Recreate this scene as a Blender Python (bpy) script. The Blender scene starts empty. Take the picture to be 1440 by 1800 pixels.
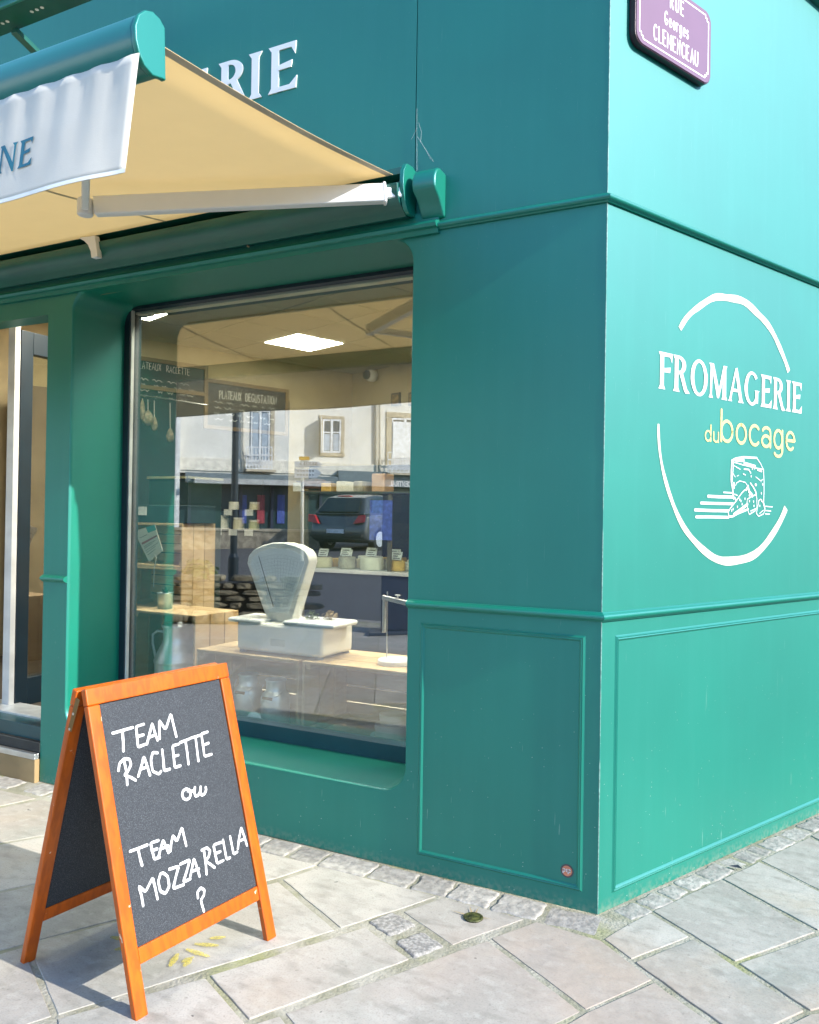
import bpy, bmesh, math, random
from mathutils import Vector as V, Matrix, Euler
rnd = random.Random(7)
S = bpy.context.scene
R = math.radians

# ------------------------------------------------------------------ camera, sky, sun, exposure
YAW, PITCH, ROLL, FOC = 0.474042, 0.006964, 0.015503, 1420.0
CAM = V((0.70024, -2.87650, 1.40))
_f = V((-math.sin(YAW)*math.cos(PITCH), math.cos(YAW)*math.cos(PITCH), math.sin(PITCH)))
_r = V((math.cos(YAW), math.sin(YAW), 0)); _u = _r.cross(_f)
RT = _r*math.cos(ROLL) + _u*math.sin(ROLL); UP = _u*math.cos(ROLL) - _r*math.sin(ROLL)
cd = bpy.data.cameras.new('camera'); cam = bpy.data.objects.new('camera', cd); S.collection.objects.link(cam)
cd.sensor_fit = 'HORIZONTAL'; cd.sensor_width = 36; cd.lens = 36*FOC/1440; cd.clip_start = .05; cd.clip_end = 2000
cam.matrix_world = Matrix(((RT.x, UP.x, -_f.x, CAM.x), (RT.y, UP.y, -_f.y, CAM.y), (RT.z, UP.z, -_f.z, CAM.z), (0, 0, 0, 1)))
S.camera = cam

SUN_EL, SUN_AZ = R(28), R(2.1)        # azimuth from +X towards -Y
sd = V((math.cos(SUN_EL)*math.cos(SUN_AZ), -math.cos(SUN_EL)*math.sin(SUN_AZ), math.sin(SUN_EL)))
w = bpy.data.worlds.new('World'); S.world = w; w.use_nodes = True
nt = w.node_tree; sky = nt.nodes.new('ShaderNodeTexSky'); sky.sky_type = 'NISHITA'; sky.sun_disc = False
sky.sun_elevation = SUN_EL; sky.sun_rotation = R(90) + SUN_AZ
sky.air_density = 1.0; sky.dust_density = .4; sky.ozone_density = 4.0
nt.links.new(sky.outputs[0], nt.nodes['Background'].inputs[0]); nt.nodes['Background'].inputs[1].default_value = .15
sl = bpy.data.lights.new('sun', 'SUN'); sl.energy = 2.75; sl.angle = R(.5); sl.color = (1, .95, .87)
so = bpy.data.objects.new('sun', sl); S.collection.objects.link(so); so.rotation_euler = sd.to_track_quat('Z', 'Y').to_euler()
S.view_settings.view_transform = 'Standard'; S.view_settings.look = 'None'
S.view_settings.exposure = 1.74; S.view_settings.gamma = 1; S.view_settings.use_curve_mapping = False
S.render.engine = 'CYCLES'; S.cycles.use_denoising = True; S.cycles.max_bounces = 8; S.cycles.transparent_max_bounces = 16
S.cycles.caustics_reflective = False; S.cycles.caustics_refractive = False; S.cycles.sample_clamp_indirect = 6

# ------------------------------------------------------------------ pixel -> ray -> surface
def ray(x, y): return _f + RT*((x-720)/FOC) - UP*((y-900)/FOC)
def on(x, y, axis, val):
    d = ray(x, y); return CAM + d*((val-CAM[axis])/d[axis])
def gnd(x, y): return on(x, y, 2, 0)
def onp(x, y, p0, n):
    d = ray(x, y); return CAM + d*((p0-CAM).dot(n)/d.dot(n))
PH = 0.427073                                            # the side wall turns away by 24.5 degrees
WD = V((math.sin(PH), math.cos(PH), 0)); WN = V((math.cos(PH), -math.sin(PH), 0))
def onw(x, y):
    p = onp(x, y, V((0, 0, 0)), WN); return (p.dot(WD), p.z)
def wp(s, z, o=0): return WD*s + WN*o + V((0, 0, z))
GY = .38                                                 # plane of the shop window glass
def mray(x, y):
    d = ray(x, y); return V((d.x, -d.y, d.z))
MC = V((CAM.x, 2*GY-CAM.y, CAM.z))
def mon(x, y, axis, val):
    d = mray(x, y); return MC + d*((val-MC[axis])/d[axis])

# ------------------------------------------------------------------ materials
MATS = {}
def mat(name, col, rough=.5, metal=0, var=.12, scale=6, bump=0, bscale=60, spec=.5, col2=None, fac=(.4, .65), emit=None, objrand=0, coat=0):
    if name in MATS: return MATS[name]
    m = bpy.data.materials.new(name); m.use_nodes = True; n = m.node_tree.nodes; L = m.node_tree.links
    b = n['Principled BSDF']; b.inputs['Roughness'].default_value = rough; b.inputs['Metallic'].default_value = metal
    b.inputs['Specular IOR Level'].default_value = spec; b.inputs['Coat Weight'].default_value = coat
    tc = n.new('ShaderNodeTexCoord')
    nz = n.new('ShaderNodeTexNoise'); nz.inputs['Scale'].default_value = scale; nz.inputs['Detail'].default_value = 6
    L.new(tc.outputs['Object'], nz.inputs['Vector'])
    rp = n.new('ShaderNodeValToRGB'); rp.color_ramp.elements[0].position = fac[0]; rp.color_ramp.elements[1].position = fac[1]
    c2 = col2 or tuple(c*(1+var) for c in col); c1 = col if col2 else tuple(c*(1-var) for c in col)
    rp.color_ramp.elements[0].color = (*c1, 1); rp.color_ramp.elements[1].color = (*c2, 1)
    L.new(nz.outputs[0], rp.inputs[0]); out = rp.outputs[0]
    if objrand:
        oi = n.new('ShaderNodeObjectInfo'); hs = n.new('ShaderNodeHueSaturation')
        mr = n.new('ShaderNodeMapRange'); mr.inputs[3].default_value = 1-objrand; mr.inputs[4].default_value = 1+objrand
        L.new(oi.outputs['Random'], mr.inputs[0]); L.new(mr.outputs[0], hs.inputs['Value']); L.new(out, hs.inputs['Color']); out = hs.outputs[0]
    L.new(out, b.inputs['Base Color'])
    if bump:
        bn = n.new('ShaderNodeTexNoise'); bn.inputs['Scale'].default_value = bscale; bn.inputs['Detail'].default_value = 5
        L.new(tc.outputs['Object'], bn.inputs['Vector'])
        bp = n.new('ShaderNodeBump'); bp.inputs['Strength'].default_value = bump; bp.inputs['Distance'].default_value = .01
        L.new(bn.outputs[0], bp.inputs['Height']); L.new(bp.outputs[0], b.inputs['Normal'])
    if emit:
        b.inputs['Emission Color'].default_value = (*emit[:3], 1); b.inputs['Emission Strength'].default_value = emit[3]
    MATS[name] = m; return m
def nd(m): return m.node_tree.nodes, m.node_tree.links, m.node_tree.nodes['Principled BSDF']
def overlay(m, mask, col, rough=None):
    n, L, b = nd(m); src = b.inputs['Base Color'].links[0].from_socket
    mx = n.new('ShaderNodeMix'); mx.data_type = 'RGBA'; L.new(mask, mx.inputs[0]); L.new(src, mx.inputs[6]); mx.inputs[7].default_value = (*col, 1)
    L.new(mx.outputs[2], b.inputs['Base Color'])
def noise_mask(m, scale, lo, hi, vec=None, stretch=None, voro=False):
    n, L, b = nd(m); tc = n.new('ShaderNodeTexCoord'); src = tc.outputs['Object']
    if stretch:
        mp = n.new('ShaderNodeMapping'); mp.inputs['Scale'].default_value = stretch[:3]
        if len(stretch) > 3: mp.inputs['Rotation'].default_value = stretch[3:]
        L.new(src, mp.inputs[0]); src = mp.outputs[0]
    if voro:
        t = n.new('ShaderNodeTexVoronoi'); t.inputs['Scale'].default_value = scale
    else:
        t = n.new('ShaderNodeTexNoise'); t.inputs['Scale'].default_value = scale; t.inputs['Detail'].default_value = 4
    L.new(src, t.inputs['Vector'])
    mr = n.new('ShaderNodeMapRange'); mr.inputs[1].default_value = lo; mr.inputs[2].default_value = hi
    L.new(t.outputs[0], mr.inputs[0]); return mr.outputs[0]
def mul(m, a, b_):
    n, L, _ = nd(m); x = n.new('ShaderNodeMath'); x.operation = 'MULTIPLY'; L.new(a, x.inputs[0])
    if isinstance(b_, (int, float)): x.inputs[1].default_value = b_
    else: L.new(b_, x.inputs[1])
    return x.outputs[0]

PAINT = (.0, .158, .098)
def paint(name, rough=.55, specks=True):
    m = mat(name, PAINT, rough, var=.05, scale=2.2, bump=.02, bscale=130, spec=.75, coat=.08)
    m.node_tree.nodes['Principled BSDF'].inputs['IOR'].default_value = 1.7
    m.node_tree.nodes['Principled BSDF'].inputs['Specular Tint'].default_value = (.46, .78, 1, 1)
    m.node_tree.nodes['Principled BSDF'].inputs['Coat Roughness'].default_value = .28; m.node_tree.nodes['Principled BSDF'].inputs['Coat IOR'].default_value = 1.65
    if specks:
        n, L, b = nd(m)
        # tiny pale chips and scratches, denser towards the foot of the wall where feet and dirt reach
        tc = n.new('ShaderNodeTexCoord'); sp = n.new('ShaderNodeSeparateXYZ'); L.new(tc.outputs['Object'], sp.inputs[0])
        low = n.new('ShaderNodeMapRange'); low.inputs[1].default_value = 1.1; low.inputs[2].default_value = .05
        low.inputs[3].default_value = .12; low.inputs[4].default_value = 1.0; L.new(sp.outputs[2], low.inputs[0])
        dots = noise_mask(m, 38, .07, .045, voro=True)
        sel = noise_mask(m, 7, .42, .56)
        scr = noise_mask(m, 3.0, .715, .735, stretch=(40, 40, 2.2, .3, .5, .2))
        overlay(m, mul(m, mul(m, dots, sel), low.outputs[0]), (.55, .62, .55))
        overlay(m, mul(m, mul(m, scr, .5), low.outputs[0]), (.35, .5, .42))
        stk = noise_mask(m, 2.6, .48, .66, stretch=(7, 7, .5)); overlay(m, mul(m, stk, .07), (.03, .23, .17))
        stk2 = noise_mask(m, 1.1, .50, .75); overlay(m, mul(m, stk2, .22), (.0, .115, .075))
        wn_ = n.new('ShaderNodeTexNoise'); wn_.inputs['Scale'].default_value = 2.5; L.new(tc.outputs['Object'], wn_.inputs['Vector'])
        wb = n.new('ShaderNodeBump'); wb.inputs['Strength'].default_value = .06; wb.inputs['Distance'].default_value = .02; L.new(wn_.outputs[0], wb.inputs['Height'])
        L.new(wb.outputs[0], [q for q in n if q.type == 'BUMP' and q != wb][0].inputs['Normal'])
        mp = n.new('ShaderNodeMapRange'); mp.inputs[1].default_value = .05; mp.inputs[2].default_value = .0; L.new(sp.outputs[2], mp.inputs[0])
        dirt = noise_mask(m, 55, .40, .66)
        overlay(m, mul(m, mul(m, dirt, mp.outputs[0]), .5), (.24, .27, .19))
    return m
PM = paint('green_paint'); PT = paint('green_paint_trim', .42, False)
DKGREEN = mat('dark_green_metal', (.006, .10, .08), .35, var=.06, spec=.6)
NAVY = mat('navy_frame', (.008, .020, .030), .35, var=.1)
TEALF = mat('teal_frame', (.006, .06, .075), .35, var=.1)
CREAM = mat('cream_vinyl', (.60, .57, .47), .55, var=.03)
WHITE = mat('white_vinyl', (.66, .66, .66), .5, var=.02)
YELLOW = mat('pale_yellow_vinyl', (.62, .54, .20), .55, var=.03)
WHITEM = mat('white_lacquer', (.80, .80, .80), .3, var=.02)
ALU = mat('aluminium', (.74, .77, .78), .38, .65, var=.1, scale=14, bump=.03)
ZINC = mat('zinc', (.50, .55, .56), .38, 1, var=.2, scale=12)
STEEL = mat('steel', (.6, .6, .6), .3, 1, var=.1)
BLACK = mat('black', (.012, .013, .014), .5, var=.2)
CHALK = mat('chalk', (.55, .55, .52), .9, var=.06, scale=40)
SLATE = mat('chalkboard', (.016, .021, .028), .65, var=.18, scale=220, bump=.02)
_m = noise_mask(SLATE, 420, .52, .62); overlay(SLATE, mul(SLATE, _m, .16), (.35, .37, .40))
ORANGE = mat('orange_wood', (.56, .105, .004), .38, var=.1, spec=.45, scale=5)
_n, _L, _b = nd(ORANGE)
overlay(ORANGE, mul(ORANGE, noise_mask(ORANGE, 4, .42, .6, stretch=(14, 14, 1.0)), .65), (.36, .065, .005))
overlay(ORANGE, mul(ORANGE, noise_mask(ORANGE, 26, .70, .73), .9), (.78, .62, .45))
PINE = mat('pine_wood', (.50, .35, .19), .6, var=.1, scale=3, objrand=.15)
overlay(PINE, mul(PINE, noise_mask(PINE, 3, .45, .62, stretch=(3, 3, 14)), .5), (.40, .24, .10))
PLANK = mat('step_wood', (.30, .21, .10), .7, var=.2, scale=4)
SLAB = mat('sandstone', (.345, .32, .28), .85, var=.1, scale=3.0, bump=.22, bscale=26, spec=.25, col2=(.45, .42, .37), fac=(.35, .7), objrand=.12)
overlay(SLAB, mul(SLAB, noise_mask(SLAB, 1.7, .52, .70), .7), (.42, .34, .24))
overlay(SLAB, mul(SLAB, noise_mask(SLAB, 2.4, .50, .72), .65), (.27, .28, .24))
overlay(SLAB, mul(SLAB, noise_mask(SLAB, 9, .50, .70, stretch=(1, 2.2, 1)), .7), (.25, .235, .20))
overlay(SLAB, mul(SLAB, noise_mask(SLAB, 22, .52, .68), .45), (.46, .44, .39))
overlay(SLAB, mul(SLAB, noise_mask(SLAB, 60, .62, .72), .4), (.15, .14, .12))
overlay(SLAB, mul(SLAB, noise_mask(SLAB, 12, .725, .74), .85), (.07, .07, .07))
overlay(SLAB, mul(SLAB, noise_mask(SLAB, 170, .50, .66), .30), (.20, .19, .17))
overlay(SLAB, mul(SLAB, noise_mask(SLAB, .9, .50, .66), .5), (.40, .31, .25))
SETT = mat('granite_sett', (.34, .32, .285), .9, var=.2, scale=30, bump=.7, bscale=38, objrand=.15)
GREYSETT = mat('grey_granite', (.30, .285, .26), .9, var=.3, scale=90, bump=.4, bscale=70)
JOINT = mat('mossy_joint', (.25, .24, .17), .95, var=.3, scale=9, bump=.6, bscale=90, col2=(.36, .34, .28), fac=(.4, .6))
overlay(JOINT, mul(JOINT, noise_mask(JOINT, 3, .56, .68), .7), (.25, .26, .10))
ASPH = mat('asphalt', (.085, .087, .09), .9, var=.25, scale=120, bump=.3, bscale=160)
FABRIC = mat('awning_cloth', (.70, .62, .45), .85, var=.03, scale=8, bump=.05, bscale=300)
VAL = mat('valance_cloth', (.80, .76, .68), .8, var=.03, scale=10, bump=.05, bscale=240)
def translucent(m, amt, col):
    n, L, b = nd(m); t = n.new('ShaderNodeBsdfTranslucent'); t.inputs[0].default_value = (*col, 1)
    mx = n.new('ShaderNodeMixShader'); mx.inputs[0].default_value = amt
    L.new(b.outputs[0], mx.inputs[1]); L.new(t.outputs[0], mx.inputs[2]); L.new(mx.outputs[0], n['Material Output'].inputs[0])
translucent(FABRIC, .58, (.90, .74, .46)); translucent(VAL, .3, (.8, .76, .66))
TEALTXT = mat('teal_print', (.01, .16, .22), .6, var=.03)
PURPLE = mat('sign_enamel', (.175, .085, .125), .25, var=.03, spec=.6)
PURPLED = mat('sign_enamel_edge', (.06, .012, .03), .3, var=.1)
def glass(name, ior, tint=(1, 1, 1)):
    m = bpy.data.materials.new(name); m.use_nodes = True; n = m.node_tree.nodes; L = m.node_tree.links; n.remove(n['Principled BSDF'])
    lw = n.new('ShaderNodeLayerWeight'); pw = n.new('ShaderNodeMath'); pw.operation = 'POWER'; pw.inputs[1].default_value = 5; L.new(lw.outputs['Facing'], pw.inputs[0])
    r0 = ((ior-1)/(ior+1))**2; fr = n.new('ShaderNodeMapRange'); fr.inputs[3].default_value = r0; fr.inputs[4].default_value = 1; L.new(pw.outputs[0], fr.inputs[0])
    t = n.new('ShaderNodeBsdfTransparent'); t.inputs[0].default_value = (*tint, 1)
    g = n.new('ShaderNodeBsdfGlossy'); g.inputs['Roughness'].default_value = 0.0
    # a trace of waviness so that reflections bend a little
    tc = n.new('ShaderNodeTexCoord'); nz = n.new('ShaderNodeTexNoise'); nz.inputs['Scale'].default_value = 1.3; L.new(tc.outputs['Object'], nz.inputs['Vector'])
    bp = n.new('ShaderNodeBump'); bp.inputs['Strength'].default_value = .01; bp.inputs['Distance'].default_value = .01; L.new(nz.outputs[0], bp.inputs['Height']); L.new(bp.outputs[0], g.inputs['Normal'])
    mx = n.new('ShaderNodeMixShader'); L.new(fr.outputs[0], mx.inputs[0]); L.new(t.outputs[0], mx.inputs[1]); L.new(g.outputs[0], mx.inputs[2])
    L.new(mx.outputs[0], n['Material Output'].inputs[0]); MATS[name] = m; return m
GLASS = glass('shop_glass', 2.95, (.93, .97, .95)); GLASS2 = glass('thin_glass', 1.45, (.93, .97, .95))

# ------------------------------------------------------------------ mesh helpers
COL = S.collection
OFF = {}
class MB:
    def __init__(s): s.v = []; s.f = []
    def add(s, vs, fs):
        o = len(s.v); s.v += [V(p) for p in vs]; s.f += [tuple(i+o for i in q) for q in fs]; return s
    def box(s, a, b):
        x0, y0, z0 = a; x1, y1, z1 = b
        return s.add([(x0, y0, z0), (x1, y0, z0), (x1, y1, z0), (x0, y1, z0), (x0, y0, z1), (x1, y0, z1), (x1, y1, z1), (x0, y1, z1)],
                     [(3, 2, 1, 0), (4, 5, 6, 7), (0, 1, 5, 4), (1, 2, 6, 5), (2, 3, 7, 6), (3, 0, 4, 7)])
    def obox(s, c, ax, ay, az):          # oriented box, half axes
        c = V(c); P = [c+ax*i+ay*j+az*k for k in (-1, 1) for i, j in ((-1, -1), (1, -1), (1, 1), (-1, 1))]
        return s.add(P, [(3, 2, 1, 0), (4, 5, 6, 7), (0, 1, 5, 4), (1, 2, 6, 5), (2, 3, 7, 6), (3, 0, 4, 7)])
    def beam(s, a, b, wv, hv):           # bar from a to b, half width vector, half height vector
        a = V(a); b = V(b); return s.obox((a+b)/2, (b-a)/2, V(wv), V(hv))
    def prism(s, pts, vec):
        pts = [V(p) for p in pts]; vec = V(vec); n = len(pts)
        return s.add(pts+[p+vec for p in pts], [tuple(range(n))[::-1], tuple(range(n, 2*n))]+[(i, (i+1) % n, n+(i+1) % n, n+i) for i in range(n)])
    def lathe(s, prof, c, n=32, axis=(0, 0, 1), cap=True):
        q = V((0, 0, 1)).rotation_difference(V(axis)); c = V(c); vs = []; fs = []
        for r, z in prof:
            vs += [c+q @ V((r*math.cos(2*math.pi*i/n), r*math.sin(2*math.pi*i/n), z)) for i in range(n)]
        for k in range(len(prof)-1):
            fs += [(k*n+i, k*n+(i+1) % n, (k+1)*n+(i+1) % n, (k+1)*n+i) for i in range(n)]
        if cap: fs += [tuple(range(n))[::-1], tuple(range((len(prof)-1)*n, len(prof)*n))]
        return s.add(vs, fs)
    def tube(s, path, r, n=10, closed=False):
        path = [V(p) for p in path]; m = len(path); vs = []; fs = []; rr = r if isinstance(r, (list, tuple)) else [r]*m
        prev = None
        for i, p in enumerate(path):
            t = (path[(i+1) % m]-path[i-1]) if closed else (path[min(i+1, m-1)]-path[max(i-1, 0)])
            t.normalize()
            if prev is None: a = t.orthogonal().normalized()
            else: a = (prev-t*prev.dot(t)).normalized()
            prev = a; b = t.cross(a)
            vs += [p+(a*math.cos(2*math.pi*k/n)+b*math.sin(2*math.pi*k/n))*rr[i] for k in range(n)]
        for i in range(m if closed else m-1):
            j = (i+1) % m; fs += [(i*n+k, i*n+(k+1) % n, j*n+(k+1) % n, j*n+k) for k in range(n)]
        if not closed: fs += [tuple(range(n))[::-1], tuple(range((m-1)*n, m*n))]
        return s.add(vs, fs)
    def ribbon(s, pts, nrm, wd, caps=True):   # flat stroke with round ends, lying in the plane with normal nrm
        pts = [V(p) for p in pts]; nrm = V(nrm).normalized(); m = len(pts); ws = wd if isinstance(wd, (list, tuple)) else [wd]*m
        L_ = []; R_ = []
        for i, p in enumerate(pts):
            t = (pts[min(i+1, m-1)]-pts[max(i-1, 0)]).normalized(); sd_ = nrm.cross(t)
            k = 1.0
            if 0 < i < m-1:
                c = (pts[i+1]-p).normalized().dot((p-pts[i-1]).normalized()); k = min(1.5, 1/max(.3, math.sqrt(max(0, (1+c)/2))))
            L_.append(p+sd_*ws[i]/2*k); R_.append(p-sd_*ws[i]/2*k)
        s.add(L_+R_, [(i, m+i, m+i+1, i+1) for i in range(m-1)])
        if caps:
            for p, q, wv in ((pts[0], pts[1], ws[0]), (pts[-1], pts[-2], ws[-1])):
                t = (p-q).normalized(); sd_ = nrm.cross(t); n = 6
                s.add([p+(sd_*math.cos(math.pi*k/n)+t*math.sin(math.pi*k/n))*wv/2 for k in range(n+1)], [tuple(range(n+1))[::-1]])
        return s
    def grid(s, fn, nu, nv):
        return s.add([fn(i/nu, j/nv) for j in range(nv+1) for i in range(nu+1)],
                     [(j*(nu+1)+i, j*(nu+1)+i+1, (j+1)*(nu+1)+i+1, (j+1)*(nu+1)+i) for j in range(nv) for i in range(nu)])
    def build(s, name, m, parent=None, bevel=0, smooth=False, seg=2, kind=None, label=None, fix=True):
        me = bpy.data.meshes.new(name); o0 = OFF.get(parent.name, V((0, 0, 0))) if parent else V((0, 0, 0))
        me.from_pydata([p-o0 for p in s.v], [], s.f); me.validate()
        if fix:
            bm = bmesh.new(); bm.from_mesh(me); bmesh.ops.recalc_face_normals(bm, faces=bm.faces); bm.to_mesh(me); bm.free()
        me.materials.append(m); o = bpy.data.objects.new(name, me); COL.objects.link(o)
        if parent: o.parent = parent; OFF[o.name] = o0
        if smooth: me.polygons.foreach_set('use_smooth', [True]*len(me.polygons))
        if bevel:
            b = o.modifiers.new('bevel', 'BEVEL'); b.width = bevel; b.segments = seg; b.limit_method = 'ANGLE'; b.angle_limit = R(40)
            me.polygons.foreach_set('use_smooth', [True]*len(me.polygons))
            wn = o.modifiers.new('wn', 'WEIGHTED_NORMAL'); wn.keep_sharp = True
        if kind: o['kind'] = kind
        if label: o['label'] = label
        return o
def thing(name, label, cat, loc=(0, 0, 0), group=None, local=False):
    e = bpy.data.objects.new(name, None); COL.objects.link(e); e.location = loc; e.empty_display_size = .1
    OFF[e.name] = V((0, 0, 0)) if local else V(loc)
    return tag(e, label, cat, group)
def tag(o, label, cat, group=None):
    o['label'] = label; o['category'] = cat
    if group: o['group'] = group
    return o
def dup(root, loc, rz=0, label=None, scale=None):
    r = root.copy(); COL.objects.link(r); r.location = loc; r.rotation_euler = (0, 0, rz)
    if scale: r.scale = scale
    if label: r['label'] = label
    for ch in list(root.children):
        c = ch.copy(); COL.objects.link(c); c.parent = r
        for g_ in ch.children:
            d = g_.copy(); COL.objects.link(d); d.parent = c
    return r
def arc(cx, cy, rx, ry, a0, a1, n=14): return [(cx+rx*math.cos(R(a0+(a1-a0)*i/n)), cy+ry*math.sin(R(a0+(a1-a0)*i/n))) for i in range(n+1)]

# ------------------------------------------------------------------ lettering
# flared roman capitals: each glyph is a list of polygons on a unit cap height, and an advance
def _stem(x, w=.17, f=.07, y0=0, y1=1): return [(x-f, y0), (x+w+f, y0), (x+w, y0+.11), (x+w, y1-.11), (x+w+f, y1), (x-f, y1), (x, y1-.11), (x, y0+.11)]
def _ring(cx, cy, rx, ry, ix, iy, a0, a1, n=26): return list(zip(arc(cx, cy, rx, ry, a0, a1, n), arc(cx, cy, ix, iy, a0, a1, n)))
_ARM = [(.22, 1), (.64, 1.0), (.615, .74), (.53, .895), (.22, .895)]; _MID = [(.22, .565), (.555, .62), (.53, .47), (.22, .465)]; _BOT = [(.22, .105), (.50, .105), (.665, .26), (.645, 0), (.22, 0)]
def _q(r): return [[r[i][0], r[i+1][0], r[i+1][1], r[i][1]] for i in range(len(r)-1)]
_Rb = _q(_ring(.28, .745, .33, .255, .15, .165, -90, 90)) + [[(.22, 1), (.28, 1), (.28, .91), (.22, .91)], [(.22, .58), (.28, .58), (.28, .49), (.22, .49)]]
SERIF = {
    'I': ([_stem(.08)], .34), 'E': ([_stem(.08), _ARM, _MID, _BOT], .70), 'F': ([_stem(.08), _ARM, _MID], .62),
    'R': ([_stem(.08)] + _Rb + [[(.30, .52), (.46, .54), (.66, .12), (.80, .0), (.60, -.02), (.52, .06)]], .78),
    'O': (_q(_ring(.44, .5, .42, .52, .25, .43, 0, 360, 40)), .88),
    'G': (_q(_ring(.44, .5, .42, .52, .25, .43, 42, 322, 34)) + [[(.60, .46), (.88, .46), (.80, .39), (.80, .07), (.645, .07), (.645, .40)]], .90),
    'A': ([[(-.02, 0), (.20, 0), (.145, .07), (.40, .86), (.36, 1), (.04, .07)], [(.36, 1), (.47, 1.03), (.76, .08), (.84, 0), (.52, 0), (.585, .08), (.365, .86)], [(.19, .30), (.54, .30), (.51, .39), (.22, .39)]], .82),
    'M': ([[(.0, 0), (.22, 0), (.165, .1), (.20, .82), (.12, 1), (.02, 1), (.09, .9), (.065, .1)], [(.12, 1), (.25, 1), (.55, .25), (.50, .02), (.44, .02)], [(.44, .02), (.53, .02), (.85, .86), (.83, 1), (.76, 1)], [(.72, .1), (.66, 0), (.98, 0), (.91, .1), (.90, .9), (.96, 1), (.80, 1), (.72, .82)]], 1.0),
    'N': ([[(.0, 0), (.22, 0), (.15, .1), (.16, .86), (.10, 1), (.0, 1), (.07, .9), (.07, .1)], [(.06, 1), (.22, 1), (.72, .18), (.72, -.03), (.65, -.03)], [(.65, -.03), (.72, -.03), (.73, .9), (.80, 1), (.58, 1), (.65, .9)]], .82)}
def serif(mb, txt, fn, th=.0, sx=1.0, gap=.05):
    """fn(u, v, o) maps glyph units to space, o = height above the surface"""
    u = 0; k = 0
    for ch in txt:
        polys, adv = SERIF[ch]
        for p in polys:
            k += 1; e = .00006*(k % 12)
            a = [fn(u+x*sx, y, th+e) for x, y in p]
            if th > .002: mb.prism([fn(u+x*sx, y, 0) for x, y in p], fn(0, 0, th+e)-fn(0, 0, 0))
            else: mb.add(a, [tuple(range(len(a)))])
        u += (adv+gap)*sx
    return u
# single-stroke alphabet on a 0..1 cap height (used for hand-drawn chalk, the street plate and small signs)
ST = {'A': ([[(0, 0), (.3, 1), (.6, 0)], [(.12, .36), (.48, .36)]], .6), 'C': ([arc(.33, .5, .31, .5, 50, 310)], .58), 'D': ([[(0, 0), (0, 1)] + arc(.1, .5, .42, .5, 90, -90) + [(0, 0)]], .55),
      'E': ([[(.45, 1), (0, 1), (0, 0), (.45, 0)], [(0, .52), (.38, .52)]], .48), 'G': ([arc(.33, .5, .31, .5, 50, 340) + [(.36, .42)]], .64), 'I': ([[(0, 0), (0, 1)]], .06), 'L': ([[(0, 1), (0, 0), (.42, 0)]], .44),
      'M': ([[(0, 0), (.04, 1), (.34, .3), (.64, 1), (.68, 0)]], .7), 'N': ([[(0, 0), (0, 1), (.5, 0), (.5, 1)]], .52), 'O': ([arc(.33, .5, .31, .5, 90, 450, 20)], .66), 'P': ([[(0, 0), (0, 1)] + arc(.14, .74, .3, .26, 90, -90, 8) + [(0, .48)]], .46),
      'R': ([[(0, 0), (0, 1)] + arc(.14, .74, .3, .26, 90, -90, 8) + [(0, .48)], [(.18, .48), (.48, 0)]], .5), 'S': ([arc(.25, .75, .23, .25, 40, 270, 10) + arc(.25, .25, .23, .25, 90, -140, 10)], .5),
      'T': ([[(0, 1), (.56, 1)], [(.28, 1), (.28, 0)]], .58), 'U': ([[(0, 1)] + [(x, y) for x, y in arc(.26, .28, .26, .28, 180, 360, 10)] + [(.52, 1)]], .54), 'X': ([[(0, 0), (.5, 1)], [(0, 1), (.5, 0)]], .52),
      'e': ([[(.02, .33), (.44, .33)] + arc(.23, .32, .22, .32, 0, 310, 16)], .46), 'o': ([arc(.23, .32, .22, .32, 90, 450, 18)], .47), 'r': ([[(0, 0), (0, .64)], arc(.2, .4, .2, .24, 180, 60, 6)], .3), 's': ([arc(.18, .48, .16, .16, 40, 270, 8) + arc(.18, .16, .17, .16, 90, -140, 8)], .36),
      'g': ([arc(.22, .32, .21, .32, 0, 360, 18), [(.43, .64), (.43, -.1)] + arc(.22, -.1, .21, .2, 0, -150, 8)], .48), 'b': ([[(0, 1.02), (0, 0)], arc(.25, .34, .25, .34, 0, 360, 20)], .52), 'c': ([arc(.25, .34, .25, .34, 45, 315, 16)], .45),
      'a': ([arc(.23, .5, .2, .17, 160, 0, 8) + [(.43, 0)], arc(.21, .19, .2, .19, 0, 360, 18)], .46), 'd': ([[(.48, 1.1), (.48, 0)], arc(.25, .34, .23, .34, 0, 360, 18)], .52), 'u': ([[(0, .66)] + arc(.2, .2, .2, .2, 180, 360, 8) + [(.4, .66)], [(.4, .3), (.4, 0)]], .44), ' ': ([], .3), '-': ([[(0, .45), (.3, .45)]], .34)}
def strokes(mb, txt, fn, w, nrm, sx=1.0, gap=.16, jit=0):
    u = 0
    for k, ch in enumerate(txt):
        pl, adv = ST[ch]; j = rnd.uniform(-jit, jit)
        for q, p in enumerate(pl):
            mb.ribbon([fn(u+x*sx, y+j, .00008*((k*3+q) % 9)) for x, y in p], nrm, w)
        u += (adv+gap)*sx
    return u

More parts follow.
